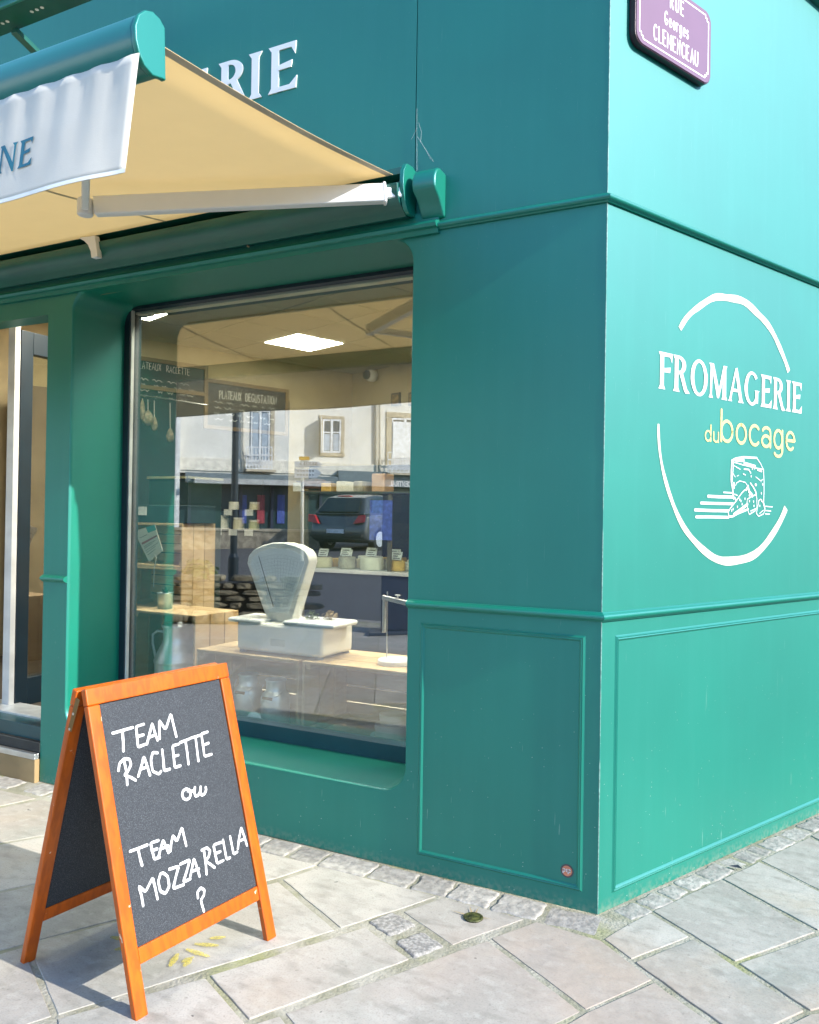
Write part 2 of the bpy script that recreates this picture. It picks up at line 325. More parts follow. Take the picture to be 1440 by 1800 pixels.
# ================================================================== ground, pavement, road
def proj(p):
    d = V(p)-CAM; z = d.dot(_f)
    return (720+FOC*d.dot(RT)/z, 900-FOC*d.dot(UP)/z) if z > .05 else None
mb = MB(); mb.add([(-400, -400, -.16), (400, -400, -.16), (400, 400, -.16), (-400, 400, -.16)], [(0, 1, 2, 3)])
mb.build('ground', mat('earth', (.12, .11, .09), .95), kind='structure')
def road_z(y): return -.10 + .08*min(7.5, max(0, -6.5-y)) + .02*max(0, -14-y)
mb = MB()
mb.add([(x, y, road_z(y)) for y in (-5.86, -6.5, -14, -60) for x in (-70, 70)], [(2*i, 2*i+1, 2*i+3, 2*i+2) for i in range(3)])
mb.build('road', ASPH, kind='structure')
mb = MB(); mb.add([(-14, -5.7, -.003), (9, -5.7, -.003), (9, 14, -.003), (-14, 14, -.003)], [(0, 1, 2, 3)])
pave = mb.build('pavement', JOINT, kind='structure')
def inset(poly, d):
    c = sum(poly, V((0, 0, 0)))/len(poly); n = len(poly); out = []
    area = sum(poly[i].x*poly[(i+1) % n].y-poly[(i+1) % n].x*poly[i].y for i in range(n)); sg = 1 if area > 0 else -1
    for i in range(n):
        a = (poly[i]-poly[i-1]).normalized(); b = (poly[(i+1) % n]-poly[i]).normalized()
        na = V((-a.y, a.x, 0))*sg; nb = V((-b.y, b.x, 0))*sg; m = na+nb
        k = d/max(.35, m.dot(na)); out.append(poly[i]+m*k)
    return out
def rough_edge(poly, step=.06, amp=.0022):
    out = []
    for i, p in enumerate(poly):
        q = poly[(i+1) % len(poly)]; n = max(1, int((q-p).length/step)); nv = V((-(q-p).y, (q-p).x, 0)).normalized()
        for k in range(n): out.append(p.lerp(q, k/n)+nv*(rnd.uniform(-amp, amp) if k else 0))
    return out
def slab(poly, name='slab', m=SLAB, d=.0042, z=None, bev=.003, amp=.0022, step=.06):
    p = rough_edge(inset(poly, d), step, amp); z = rnd.uniform(-.0012, .0015) if z is None else z
    b = MB(); b.prism([V((q.x, q.y, -.04)) for q in p], (0, 0, .04+z)); tx, ty = rnd.uniform(-.0025, .0025), rnd.uniform(-.0025, .0025)
    c = sum(p, V((0, 0, 0)))/len(p); k = len(p)
    for q in b.v[k:]: q.z += (q.x-c.x)*tx+(q.y-c.y)*ty
    return b.build(name, m, pave, bevel=bev)
PX = [
 [(47, 1661), (200, 1620), (490, 1549), (591, 1635), (100, 1785)],
 [(-90, 1700), (0, 1676), (42, 1664), (94, 1786), (-60, 1835)],
 [(98, 1791), (362, 1718), (434, 1800), (330, 1860), (110, 1860)],
 [(367, 1715), (643, 1629), (722, 1686), (437, 1794)],
 [(499, 1781), (857, 1651), (1024, 1778), (900, 1835), (560, 1860)],
 [(440, 1801), (493, 1784), (545, 1850), (450, 1862)],
 [(707, 1602), (778, 1577), (925, 1615), (795, 1662)],
 [(861, 1649), (942, 1619), (1057, 1652), (1107, 1690), (1149, 1722), (1030, 1776)],
 [(1060, 1650), (1082, 1636), (1143, 1603), (1214, 1646), (1110, 1687)],
 [(1146, 1601), (1266, 1546), (1436, 1639), (1293, 1691)],
 [(1114, 1691), (1218, 1650), (1417, 1778), (1340, 1815), (1275, 1807)],
 [(1269, 1545), (1334, 1514), (1520, 1607), (1438, 1636)],
 [(1336, 1512), (1422, 1471), (1600, 1560), (1522, 1605)],
 [(1424, 1469), (1470, 1447), (1650, 1540), (1604, 1557)],
 [(1297, 1693), (1440, 1643), (1600, 1740), (1425, 1778)],
 [(1030, 1779), (1150, 1726), (1263, 1808), (1290, 1840), (1000, 1880), (960, 1818)],
 [(1345, 1818), (1422, 1782), (1570, 1760), (1560, 1860)],
 [(495, 1546), (565, 1522), (770, 1575), (702, 1599), (598, 1632)],
 [(-120, 1404), (0, 1388), (66, 1403), (0, 1417), (-120, 1445)],
 [(-120, 1450), (0, 1420), (74, 1405), (232, 1443), (0, 1481), (-120, 1502)],
 [(-120, 1505), (0, 1484), (238, 1445), (402, 1483), (0, 1566), (-120, 1592)],
 [(-120, 1596), (0, 1569), (196, 1528), (243, 1607), (200, 1618), (0, 1671), (-120, 1700)],
 [(199, 1527), (404, 1484), (560, 1520), (487, 1544), (246, 1606)],
]
for p in PX: slab([gnd(*q) for q in p])
for p in ([(645, 1620), (690, 1602), (734, 1627), (684, 1647)], [(694, 1655), (742, 1637), (784, 1664), (727, 1686)]):
    slab([gnd(*q) for q in p], 'granite_sett', GREYSETT, .001, .004, .012, .004, .02)
# filler slabs beyond the picture's edge (seen in the window)
gd = (gnd(643, 1628)-gnd(367, 1715)).normalized(); gp = V((-gd.y, gd.x, 0))
def hits(c):
    for q in c:
        if q.y < -5.6 or q.x > 6 or q.x < -12 or q.y > 7: return True
        if q.dot(WN) < .13 and q.y > -.19: return True
        s_ = proj(q)
        if s_ and -110 < s_[0] < 1580 and 1380 < s_[1] < 1850: return True
    return False
b0 = gnd(367, 1715); row = -26
while row < 26:
    t = -22+rnd.random()
    while t < 22:
        ln = rnd.choice((.45, .6, .75, .9)); c = [b0+gd*t+gp*row*.42, b0+gd*(t+ln)+gp*row*.42, b0+gd*(t+ln)+gp*(row+1)*.42, b0+gd*t+gp*(row+1)*.42]
        ck = c+[c[0].lerp(c[2], f) for f in (.25, .5, .75)]+[c[0].lerp(c[1], .5), c[2].lerp(c[3], .5)]
        if not hits(ck): slab([V((q.x, q.y, 0)) for q in c], amp=.0015, step=.2)
        t += ln
    row += 1
# granite setts along the foot of both walls
x = .03
while x > -2.72:
    ln = rnd.uniform(.13, .23); j = lambda: rnd.uniform(-.008, .008)
    slab([V((x, -.004, 0)), V((x-ln, -.004, 0)), V((x-ln+j(), -.148+j(), 0)), V((x+j(), -.152+j(), 0))], 'sett', SETT, .003, rnd.uniform(-.002, .004), .013, .006, .025); x -= ln
x = -2.95
while x > -4.6:
    ln = rnd.uniform(.13, .23); slab([V((x, -.03, 0)), V((x-ln, -.03, 0)), V((x-ln, -.16, 0)), V((x, -.165, 0))], 'sett', SETT, .003, rnd.uniform(-.002, .004), .013, .006, .025); x -= ln
s_ = .06
while s_ < 4.5:
    ln = rnd.uniform(.09, .2); a = wp(s_, 0, .004); slab([a, wp(s_, 0, .105+rnd.uniform(-.006, .008)), wp(s_+ln, 0, .105+rnd.uniform(-.006, .008)), wp(s_+ln, 0, .004)], 'sett', SETT, .003, rnd.uniform(-.002, .004), .013, .006, .025); s_ += ln
# far kerb of the pavement and the sett gutter
mb = MB()
for i in range(24): mb.box((-14+i*.95, -5.86, -.14), (-14+i*.95+.94, -5.7, .004))
mb.build('kerb', GREYSETT, kind='structure', bevel=.01)
# drain cover with tufts of rust, set in its slab
dc = gnd(832, 1614)
t = thing('drain_cover', 'small round mossy drain cap set in a paving slab near the wall', 'drain', dc)
mb = MB(); mb.lathe([(.034, .0), (.035, .0045), (.030, .0065), (.027, .004), (.018, .004), (.015, .0065), (.004, .006)], dc, 28); mb.build('cap', mat('mossy_iron', (.055, .06, .015), .5, var=.5, scale=60, bump=.3, bscale=120), t, smooth=True)
RUST = mat('rust_stain', (.38, .28, .14), .9, var=.2, scale=60)
mb = MB()
for a, ln in ((97, .045), (122, .05), (176, .06), (18, .035)):
    d = V((math.cos(R(a)), math.sin(R(a)), 0)); n = V((-d.y, d.x, 0))
    mb.add([dc+d*.03+n*.003+V((0, 0, .0045)), dc+d*.03-n*.003+V((0, 0, .0045)), dc+d*(.03+ln)+V((0, 0, .0045))], [(0, 1, 2)])
mb.build('rust_streaks', RUST, t, fix=False, kind='stuff')
# yellow chalk sun drawn on the slab under the board
YCH = mat('yellow_chalk', (.66, .55, .05), .95, var=.25, scale=120)
n_, L_, b_ = nd(YCH); tr = n_.new('ShaderNodeBsdfTransparent'); mx = n_.new('ShaderNodeMixShader'); L_.new(mul(YCH, noise_mask(YCH, 420, .30, .62), .75), mx.inputs[0]); L_.new(tr.outputs[0], mx.inputs[1]); L_.new(b_.outputs[0], mx.inputs[2]); L_.new(mx.outputs[0], n_['Material Output'].inputs[0])
ck_ = thing('chalk_sun', 'yellow chalk rays drawn on the paving under the sandwich board', 'chalk drawing', gnd(320, 1680))
for a, b in (((205, 1672), (222, 1668)), ((197, 1650), (222, 1655)), ((300, 1700), (312, 1680)), ((322, 1693), (338, 1686)), ((330, 1672), (366, 1684)), ((345, 1662), (382, 1665)), ((372, 1652), (394, 1650)), ((325, 1700), (335, 1690))):
    A, B = gnd(*a), gnd(*b); up = V((0, 0, .0052)); MB().ribbon([A+up, A.lerp(B, .5)+up, B+up], (0, 0, 1), [.014, .024, .012]).build('chalk_ray', YCH, ck_, fix=False)

# ================================================================== the shop building
shop = thing('shop_building', 'green painted corner cheese shop front with display window', 'building')
ZU, ZL, TOP = 2.553, 1.057, 4.8
XL, XR, WZ0, WZ1 = -2.735, -.775, .295, 2.535
def rrect(x0, x1, z0, z1, r, n=8):
    o = []
    for cx, cz, a in ((x1-r, z1-r, 0), (x0+r, z1-r, 90), (x0+r, z0+r, 180), (x1-r, z0+r, 270)): o += arc(cx, cz, r, r, a, a+90, n)
    return o
def holed(outer, hole, fn):
    bm = bmesh.new(); es = []
    for lp in (outer, hole):
        vs = [bm.verts.new(fn(*p)) for p in lp]; es += [bm.edges.new((vs[i], vs[(i+1) % len(vs)])) for i in range(len(vs))]
    bmesh.ops.triangle_fill(bm, edges=es, use_beauty=True); bm.verts.index_update()
    r = ([v.co.copy() for v in bm.verts], [tuple(v.index for v in f.verts) for f in bm.faces]); bm.free(); return r
hole = rrect(XL, XR, WZ0, WZ1, .105)
outer = [(0, 0), (0, ZU), (-7, ZU), (-7, 0), (-4.1, 0), (-4.1, 2.43), (-2.912, 2.43), (-2.912, 0)]
mb = MB(); mb.add(*holed(outer, hole, lambda x, z: V((x, 0, z))))
for k in range(4):                                       # door reveal
    pass
mb.add([(-2.912, 0, 0), (-2.912, 0, 2.43), (-2.912, .12, 2.43), (-2.912, .12, 0)], [(0, 1, 2, 3)])
mb.add([(-2.912, 0, 2.43), (-4.1, 0, 2.43), (-4.1, .12, 2.43), (-2.912, .12, 2.43)], [(0, 1, 2, 3)])
mb.add([(-4.1, 0, 0), (-4.1, 0, 2.43), (-4.1, .12, 2.43), (-4.1, .12, 0)], [(0, 1, 2, 3)])
mb.build('front_wall', PM, shop)
mb = MB(); n = len(hole)                                 # deep rounded window reveal with an eased outer arris
prof = [(.0, .000), (.0025, .0015), (.006, .004), (.02, .005), (.385, .005)]
vs = []
cxm, czm = (XL+XR)/2, (WZ0+WZ1)/2
for y, k in prof:
    for x_, z_ in hole:
        vs.append((x_-(k if x_ > cxm else -k), y, z_-(k if z_ > czm else -k)))
mb.add(vs, [(a*n+i, a*n+(i+1) % n, (a+1)*n+(i+1) % n, (a+1)*n+i) for a in range(len(prof)-1) for i in range(n)])
mb.build('window_reveal', PT, shop, smooth=True)
for a, b in ((-7, -.7765), (-.7735, -.0005)):
    mb = MB(); mb.box((a, .0, ZU+.004), (b, .03, TOP)); mb.build('fascia_panel', PM, shop, bevel=.0015)
mb = MB(); mb.add([wp(0, 0), wp(9, 0), wp(9, TOP), wp(0, TOP)], [(0, 1, 2, 3)]); mb.build('side_wall', PM, shop)
CH = mat('worn_edge_highlight', (.20, .36, .31), .6, var=.3, scale=60); overlay(CH, noise_mask(CH, 6, .5, .6), (.02, .22, .18))
mb = MB(); mb.tube([(0, .001, z) for z in [i*.06 for i in range(80)]], [.0014+rnd.random()*.0012 for _ in range(80)], 6); mb.build('corner_highlight', CH, shop)  # pale worn tube along the corner, with its edge highlight put into the colour
mb = MB(); mb.add([(-7, 0.03, TOP), (0, 0.03, TOP), tuple(wp(9, TOP)), (-7, 8.5, TOP)], [(0, 1, 2, 3)]); mb.build('flat_roof', BLACK, shop)
N1 = V((0, -1, 0)); MIT = (N1+WN)/(1+N1.dot(WN))
def sweep(prof, path, name, m, parent, smooth=False, bevel=0):
    mb = MB(); n = len(prof); vs = []
    for p, o in path: vs += [V(p)+o*a+V((0, 0, b)) for a, b in prof]
    fs = [(k*n+i, k*n+(i+1) % n, (k+1)*n+(i+1) % n, (k+1)*n+i) for k in range(len(path)-1) for i in range(n)]
    fs += [tuple(range(n)), tuple(range((len(path)-1)*n, len(path)*n))[::-1]]
    return mb.add(vs, fs).build(name, m, parent, smooth=smooth, bevel=bevel)
def bead(h, d): return [(-.004, -h/2), (d*.35, -h/2)] + [(d*.35+d*.65*math.cos(R(a)), h*.38*math.sin(R(a))) for a in range(-75, 90, 15)] + [(d*.35, h/2), (-.004, h/2)]
sweep(bead(.034, .024), [((XR, 0, ZL), N1), ((0, 0, ZL), MIT), (wp(9, ZL), WN)], 'dado_moulding', PT, shop)
sweep(bead(.034, .024), [((-2.912, 0, ZL), N1), ((XL, 0, ZL), N1)], 'dado_moulding', PT, shop)
sweep(bead(.032, .026), [((-.66, 0, ZU), N1), ((0, 0, ZU), MIT), (wp(9, ZU), WN)], 'upper_moulding', PT, shop)
sweep([(-.004, -.03), (.016, -.03), (.02, -.012), (.036, -.008), (.042, .004), (.036, .014), (.014, .018), (.012, .06), (-.004, .06)], [((-7, 0, ZU), N1), ((-.66, 0, ZU), N1)], 'upper_moulding', PT, shop)
def panel(fn, u0, u1, z0, z1, uw=.022):
    pr = [(0, 0), (.2, .003), (.35, .006), (.5, .0045), (.65, .0065), (.85, .003), (1, 0)]
    for a, b, du, dz in (((u0, z1), (u1, z1), (1, -1), (-1, -1)), ((u1, z0), (u0, z0), (-1, 1), (1, 1)), ((u0, z0), (u0, z1), (1, 1), (1, -1)), ((u1, z1), (u1, z0), (-1, -1), (-1, 1))):
        mb = MB(); k = len(pr)
        vs = [fn(a[0]+du[0]*t*uw, a[1]+du[1]*t*uw, o) for t, o in pr]+[fn(b[0]+dz[0]*t*uw, b[1]+dz[1]*t*uw, o) for t, o in pr]
        mb.add(vs, [(i, i+1, k+i+1, k+i) for i in range(k-1)]); mb.build('panel_bead', PT, shop)
panel(lambda u, z, o: V((u, -o, z)), -.72, -.056, .068, .985)
panel(lambda u, z, o: wp(u, z, o), .078, 2.75, .055, .985)
mb = MB()                                                # gutter board along the eaves of the side wall
mb.add([], []); g0 = onw(1425, 0)[1]
sweep([(-.01, 0), (.05, .01), (.05, .05), (.012, .06), (-.01, .06)], [(wp(1.05, g0-.005), WN), (wp(9, g0-.005), WN)], 'eaves_gutter', DKGREEN, shop)
sweep([(-.01, .07), (.11, .075), (.12, .13), (-.01, .14)], [(wp(1.05, g0), WN), (wp(9, g0), WN)], 'eaves_cap', mat('pale_zinc', (.5, .52, .48), .5), shop)
# raised white capitals of the fascia sign
def fas(u0, cw): return lambda u, v, o: V((u0+u*cw, -o-.0005, 3.262+v*.206))
for ch, x0, sx in (('F', -3.30, .235), ('R', -3.13, .235), ('O', -2.93, .235), ('M', -2.70, .235), ('A', -2.44, .235), ('G', -2.24, .235), ('E', -2.01, .235), ('R', -1.795, .235), ('I', -1.622, .24), ('E', -1.512, .235)):
    mb = MB(); serif(mb, ch, fas(x0, sx), th=.005); mb.build('letter', mat('letter_white', (.86, .86, .86), .45, var=.02), shop)
# painted logo on the side wall
lg = MB()
def wl(s, z, o=.0015): return wp(s, z, o)
def wstroke(mb, pxs, w, o=.0015): mb.ribbon([wl(*onw(*p), o) for p in pxs], WN, w, caps=False)
cs, cz, cr = .868, 1.792, .545
for a0, a1, w0, w1, w2 in ((139, 33, .022, .034, .026), (182, 325, .012, .036, .034)):
    n = 90; sg = a1-a0
    pts = [wl(cs+(cr+.002*math.sin(i*.21))*math.cos(R(a0+sg*i/n)), cz+(cr+.003*math.sin(i*.3))*math.sin(R(a0+sg*i/n))*1.02) for i in range(n+1)]
    ws = [(w0+(w1-w0)*min(1, i/(n*.6))+(w2-w1)*max(0, (i-n*.6)/(n*.4)))+.002*math.sin(i*.5)+rnd.uniform(-.0006, .0006) for i in range(n+1)]
    lg.ribbon(pts, WN, ws, caps=False)
lg.build('logo_ring', CREAM, shop, label='broken cream brush-stroke ring of the logo', fix=False)
mb = MB(); tot = sum(SERIF[c][1]+.04 for c in 'FROMAGERIE'); cw = (1.462-.318)/tot
serif(mb, 'FROMAGERIE', lambda u, v, o: wl(.318+u*cw, 1.908+v*.142+u*cw*.008, .0016+o), gap=.04); 
mb = MB(); u = 0; k = 0
for ch in 'FROMAGERIE':
    for p in SERIF[ch][0]:
        k += 1; mb.add([wl(.318+(u+x)*cw, 1.908+y*.142+(u+x)*cw*.006, .0016+.00007*(k % 12)) for x, y in p], [tuple(range(len(p)))])
    u += SERIF[ch][1]+.04
mb.build('logo_lettering', WHITE, shop, label='white capitals FROMAGERIE painted across the logo ring', fix=False)
mb = MB(); s0, z0 = onw(1266, 777); s1, _ = onw(1397, 790); hb = .125
totb = sum(ST[c][1]+.15 for c in 'bocage')-.15; k = (s1-s0-.01)/(totb)
strokes(mb, 'bocage', lambda u, v, o: wl(s0+.006+u*k, z0+.006+v*.125, .0016+o), .0135, WN, gap=.15)
s2, z2 = onw(1239, 776); kk = .062
strokes(mb, 'du', lambda u, v, o: wl(s2+u*.088, z2+.004+v*.060, .0016+o), .0075, WN, gap=.2)
mb.build('logo_lettering', YELLOW, shop, label='pale yellow lower-case words du bocage', fix=False)
# cheese drawing: traced strokes (coordinates from the 6x enlargement at 1200,700)
mb = MB()
def z6(l): return [(1200+a/6, 700+b/6) for a, b in l]
for w, l in ((.012, [(515, 660), (560, 635), (640, 622), (780, 630)]), (.006, [(780, 630), (820, 690), (845, 745)]), (.006, [(530, 672), (640, 705), (760, 735), (845, 750)]), (.012, [(518, 665), (512, 760), (510, 870), (525, 960), (535, 1060)]),
             (.006, [(535, 675), (527, 780), (520, 880)]), (.007, [(850, 750), (856, 880), (855, 1000), (852, 1100), (866, 1160)]), (.005, [(540, 712), (605, 750)]), (.008, [(645, 748), (695, 752), (716, 790)]), (.005, [(530, 795), (552, 830)]), (.006, [(635, 797), (660, 810)]),
             (.004, [(570, 822), (590, 812)]), (.005, [(770, 830), (822, 872), (845, 855)]), (.004, [(822, 872), (824, 885)]), (.013, [(538, 895), (540, 945)]), (.005, [(556, 920), (565, 895), (600, 872), (660, 888), (680, 920)]), (.009, [(712, 895), (745, 940), (770, 990), (775, 1020)]), (.016, [(765, 912), (772, 914)]),
             (.010, [(840, 905), (842, 915)]), (.007, [(655, 965), (620, 1000), (560, 1085), (500, 1160), (478, 1200), (485, 1250)]), (.016, [(668, 965), (685, 930), (700, 985), (730, 1020)]), (.006, [(690, 985), (735, 1045)]), (.012, [(485, 1250), (530, 1243), (580, 1215), (690, 1170)]), (.018, [(540, 1225), (610, 1175), (680, 1120)]),
             (.006, [(680, 1065), (720, 1040), (770, 1015), (780, 1060), (782, 1150), (760, 1190), (700, 1225), (685, 1180), (676, 1100), (680, 1065)]), (.006, [(715, 1190), (770, 1165)]), (.006, [(795, 1120), (800, 1080), (820, 1065), (845, 1100), (866, 1180), (850, 1220), (800, 1245), (775, 1215), (785, 1160), (795, 1120)]),
             (.005, [(810, 1215), (850, 1180)]), (.008, [(430, 993), (520, 998)]), (.016, [(265, 1033), (380, 1040), (530, 1042)]), (.015, [(190, 1105), (350, 1110), (530, 1114)]), (.016, [(128, 1178), (300, 1185), (480, 1188)]), (.015, [(140, 1252), (300, 1252), (480, 1256)]), (.006, [(868, 1140), (945, 1146)]), (.006, [(868, 1185), (928, 1190)]), (.006, [(868, 1220), (915, 1222)]),
             (.006, [(525, 1010), (550, 1015), (575, 1025)]), (.012, [(545, 1050), (560, 1075)]), (.02, [(560, 650), (640, 655)]), (.02, [(650, 690), (760, 722)]), (.012, [(790, 755), (830, 770)])):
    mb.ribbon([wl(*onw(*p), .0016+.00008*(len(mb.v) % 7)) for p in z6(l)], WN, w*.75)
for a, b in ((720, 828), (732, 748), (755, 745), (655, 1065), (625, 1122), (575, 1150), (600, 1075), (613, 1090), (700, 1030), (745, 1095), (750, 1140), (828, 1008), (702, 1090), (830, 1085), (812, 1140), (530, 1175), (515, 1190)):
    p = wl(*onw(1200+a/6, 700+b/6), .0018); mb.ribbon([p, p+V((0, 0, .004))], WN, .007)
mb.build('logo_drawing', WHITE, shop, label='white line drawing of a cheese wedge and pieces', fix=False)

# street name plate
sp = thing('street_sign', 'purple enamel street plate RUE Georges CLEMENCEAU high on side wall', 'street sign', wp(.35, 3.29, 0))
S0, S1, Z0, Z1 = .108, .602, 3.146, 3.44
pl = rrect(S0, S1, Z0, Z1, .045, 6)
mb = MB(); mb.prism([wp(a, b, .003) for a, b in pl], WN*.026); mb.build('plate_edge', PURPLED, sp, bevel=.002)
pl2 = rrect(S0+.004, S1-.004, Z0+.004, Z1-.004, .043, 6)
mb = MB(); mb.prism([wp(a, b, .0295) for a, b in pl2], WN*.0025); mb.build('plate_face', PURPLE, sp)
mb = MB(); q = .022; n_ = .022
ln = [(S0+q+n_, Z0+q), (S1-q-n_, Z0+q), (S1-q-n_, Z0+q+n_*.5), (S1-q-n_*.5, Z0+q+n_*.5), (S1-q-n_*.5, Z0+q+n_), (S1-q, Z0+q+n_), (S1-q, Z1-q-n_), (S1-q-n_*.5, Z1-q-n_), (S1-q-n_*.5, Z1-q-n_*.5), (S1-q-n_, Z1-q-n_*.5), (S1-q-n_, Z1-q), (S0+q+n_, Z1-q), (S0+q+n_, Z1-q-n_*.5), (S0+q+n_*.5, Z1-q-n_*.5), (S0+q+n_*.5, Z1-q-n_), (S0+q, Z1-q-n_), (S0+q, Z0+q+n_), (S0+q+n_*.5, Z0+q+n_), (S0+q+n_*.5, Z0+q+n_*.5), (S0+q+n_, Z0+q+n_*.5), (S0+q+n_, Z0+q)]
for a, b in zip(ln, ln[1:]): mb.ribbon([wp(*a, .0325+.0001*(len(mb.v) % 5)), wp(*b, .0325+.0001*(len(mb.v) % 5))], WN, .0055)
mb.build('white_border', WHITE, sp, fix=False)
mb = MB()
def stxt(txt, sc, z, h, w, sx, gap):
    wd = (sum(ST[c][1]+gap for c in txt)-gap)*sx*h
    strokes(mb, txt, lambda u, v, o: wp(sc-wd/2+u*h, z+v*h, .0325+o), w, WN, sx=sx, gap=gap)
stxt('RUE', .362, 3.352, .052, .0074, .70, .40); stxt('Georges', .362, 3.277, .048, .0062, .62, .34); stxt('CLEMENCEAU', .362, 3.193, .056, .0068, .60, .36)
mb.build('lettering', WHITE, sp, fix=False)
mb = MB(); ec = (.168, 3.375)
mb.add([wp(ec[0]+a, ec[1]+b, .0326) for a, b in ((-.022, .03), (.022, .03), (.022, 0), (.012, -.022), (0, -.03), (-.012, -.022), (-.022, 0))], [tuple(range(7))]); em = mb.build('crest', WHITE, sp, fix=False)
mb = MB(); mb.add([wp(ec[0]+a, ec[1]+b, .033) for a, b in ((-.012, .02), (.012, .02), (.012, 0), (0, -.014), (-.012, 0))], [tuple(range(5))]); mb.build('crest_charge', mat('crest_red', (.55, .2, .25), .5), em, fix=False)
# round sticker low on the front panel
st = thing('round_sticker', 'small round orange and grey pip sticker low on front panel', 'sticker', (-.13, 0, .13))
pc = on(997, 1531, 1, -.001); pc.y = 0
for r_, m_, o_, nm in ((.0245, mat('sticker_grey', (.07, .07, .075), .5), .0008, 'rim'), (.0185, mat('sticker_orange', (.62, .22, .12), .5), .0014, 'disc')):
    mb = MB(); mb.lathe([(r_, 0), (r_, .0004)], pc+V((0, -o_, 0)), 28, (0, -1, 0)); mb.build(nm, m_, st)
mb = MB()
for pl_ in ([(-.0145, -.009), (-.0145, .006)], [(x, y) for x, y in arc(-.0105, .0015, .004, .0045, 0, 360, 12)], [(-.001, -.003), (-.001, .006)], [(.0045, -.009), (.0045, .006)], [(x, y) for x, y in arc(.0085, .0015, .004, .0045, 0, 360, 12)]):
    mb.ribbon([pc+V((x, -.0022, y)) for x, y in pl_], (0, -1, 0), .0034)
mb.build('lettering', WHITE, st, fix=False)

# ------------------------------------------------------------------ window frame and glass
mb = MB()
wf = shop
def bar(name, a, b, m, bevel=.002): q = MB(); q.box(a, b); return q.build(name, m, shop, bevel=bevel)
bar('window_frame', (XL-.005, .345, .285), (XL+.045, .43, 2.56), NAVY); bar('window_frame', (XR-.045, .345, .285), (XR+.02, .43, 2.56), NAVY)
bar('window_frame', (XL+.046, .345, .285), (XR-.046, .43, .372), TEALF); bar('window_frame', (XL+.046, .345, 2.512), (XR-.046, .43, 2.56), NAVY)
bar('glazing_seal', (XL+.0455, .352, .374), (XL+.053, .372, 2.511), mat('seal_white', (.55, .55, .52), .5), 0)
mb = MB(); mb.box((XL+.044, .378, .37), (XR-.044, .384, 2.514)); mb.build('window_glass', GLASS, shop)
# ------------------------------------------------------------------ door, threshold
dx = -3.50
dr = MB(); dr.box((dx-.03, .225, .20), (dx+.03, .262, 2.50)); dr.build('door_frame', mat('door_white', (.62, .62, .60), .4), shop, bevel=.004)
def dbox(nm, y0, y1, z0, z1, m, x0=-.024, x1=.034): q = MB(); q.box((dx+x0, y0, z0), (dx+x1, y1, z1)); return q.build(nm, m, shop, bevel=.003)
D = dbox('door_leaf', .264, .345, .26, 2.46, NAVY); 
for a in ((.72, .82, .26, 2.46), (.345, .72, 2.33, 2.46), (.345, .72, .26, .42)):
    q = MB(); q.box((dx-.024, a[0], a[2]), (dx+.034, a[1], a[3])); q.build('door_rail', NAVY, shop, bevel=.003)
q = MB(); q.box((dx, .346, .421), (dx+.006, .719, 2.329)); q.build('door_glass', GLASS, shop)
q = MB(); q.tube([(dx+.06, .76, 1.2), (dx+.06, .76, 1.0)], .012, 10); q.build('door_handle', STEEL, shop, smooth=True)
bar('door_jamb', (-2.99, .12, .15), (-2.912, .2, 2.43), NAVY)
bar('threshold_rail', (-4.1, .02, .20), (-2.913, .12, .275), TEALF); bar('threshold_lip', (-4.1, .121, .262), (-2.913, .30, .285), ALU)
bar('threshold_mat', (-4.1, -.005, .148), (-2.913, .02, .199), mat('rubber_mat', (.025, .03, .03), .9, bump=.6, bscale=300))
bar('tread_strip', (-4.1, -.035, .118), (-2.913, -.006, .147), mat('chequer_plate', (.55, .56, .56), .35, .9, bump=.5, bscale=160))
bar('wooden_step', (-4.1, -.03, -.005), (-2.914, .0, .117), PLANK, .004)

# ================================================================== awning
aw = thing('awning', 'extended beige cloth awning with green cassette over the shop window', 'awning', (-2.8, 0, 2.6))
AX = -.79
CW = (AX-.045, -.07, 2.752); FRY, FRZ = -1.392, 2.596
def fab(x, t, o=0): 
    y = -.085+(FRY+.085)*t; z = 2.75+(FRZ-2.75)*t - .018*math.sin(math.pi*t); return V((x, y, z+o))
mb = MB(); mb.grid(lambda u, v: fab(AX-.03+u*(-6.3), v), 40, 16); f_ = mb.build('canopy', FABRIC, aw, smooth=True)
so_ = f_.modifiers.new('thick', 'SOLIDIFY'); so_.thickness = .0012
mb = MB(); mb.grid(lambda u, v: fab(AX-.03-.028*u, v, -.0022), 1, 16); mb.build('canopy_hem', mat('hem', (.56, .48, .36), .8), aw, smooth=True)
for xs in (-2.0, -3.2):
    mb = MB(); mb.grid(lambda u, v: fab(xs-.02*u, v, -.0024), 1, 16); mb.build('canopy_seam', mat('seam', (.50, .42, .27), .8), aw, smooth=True)
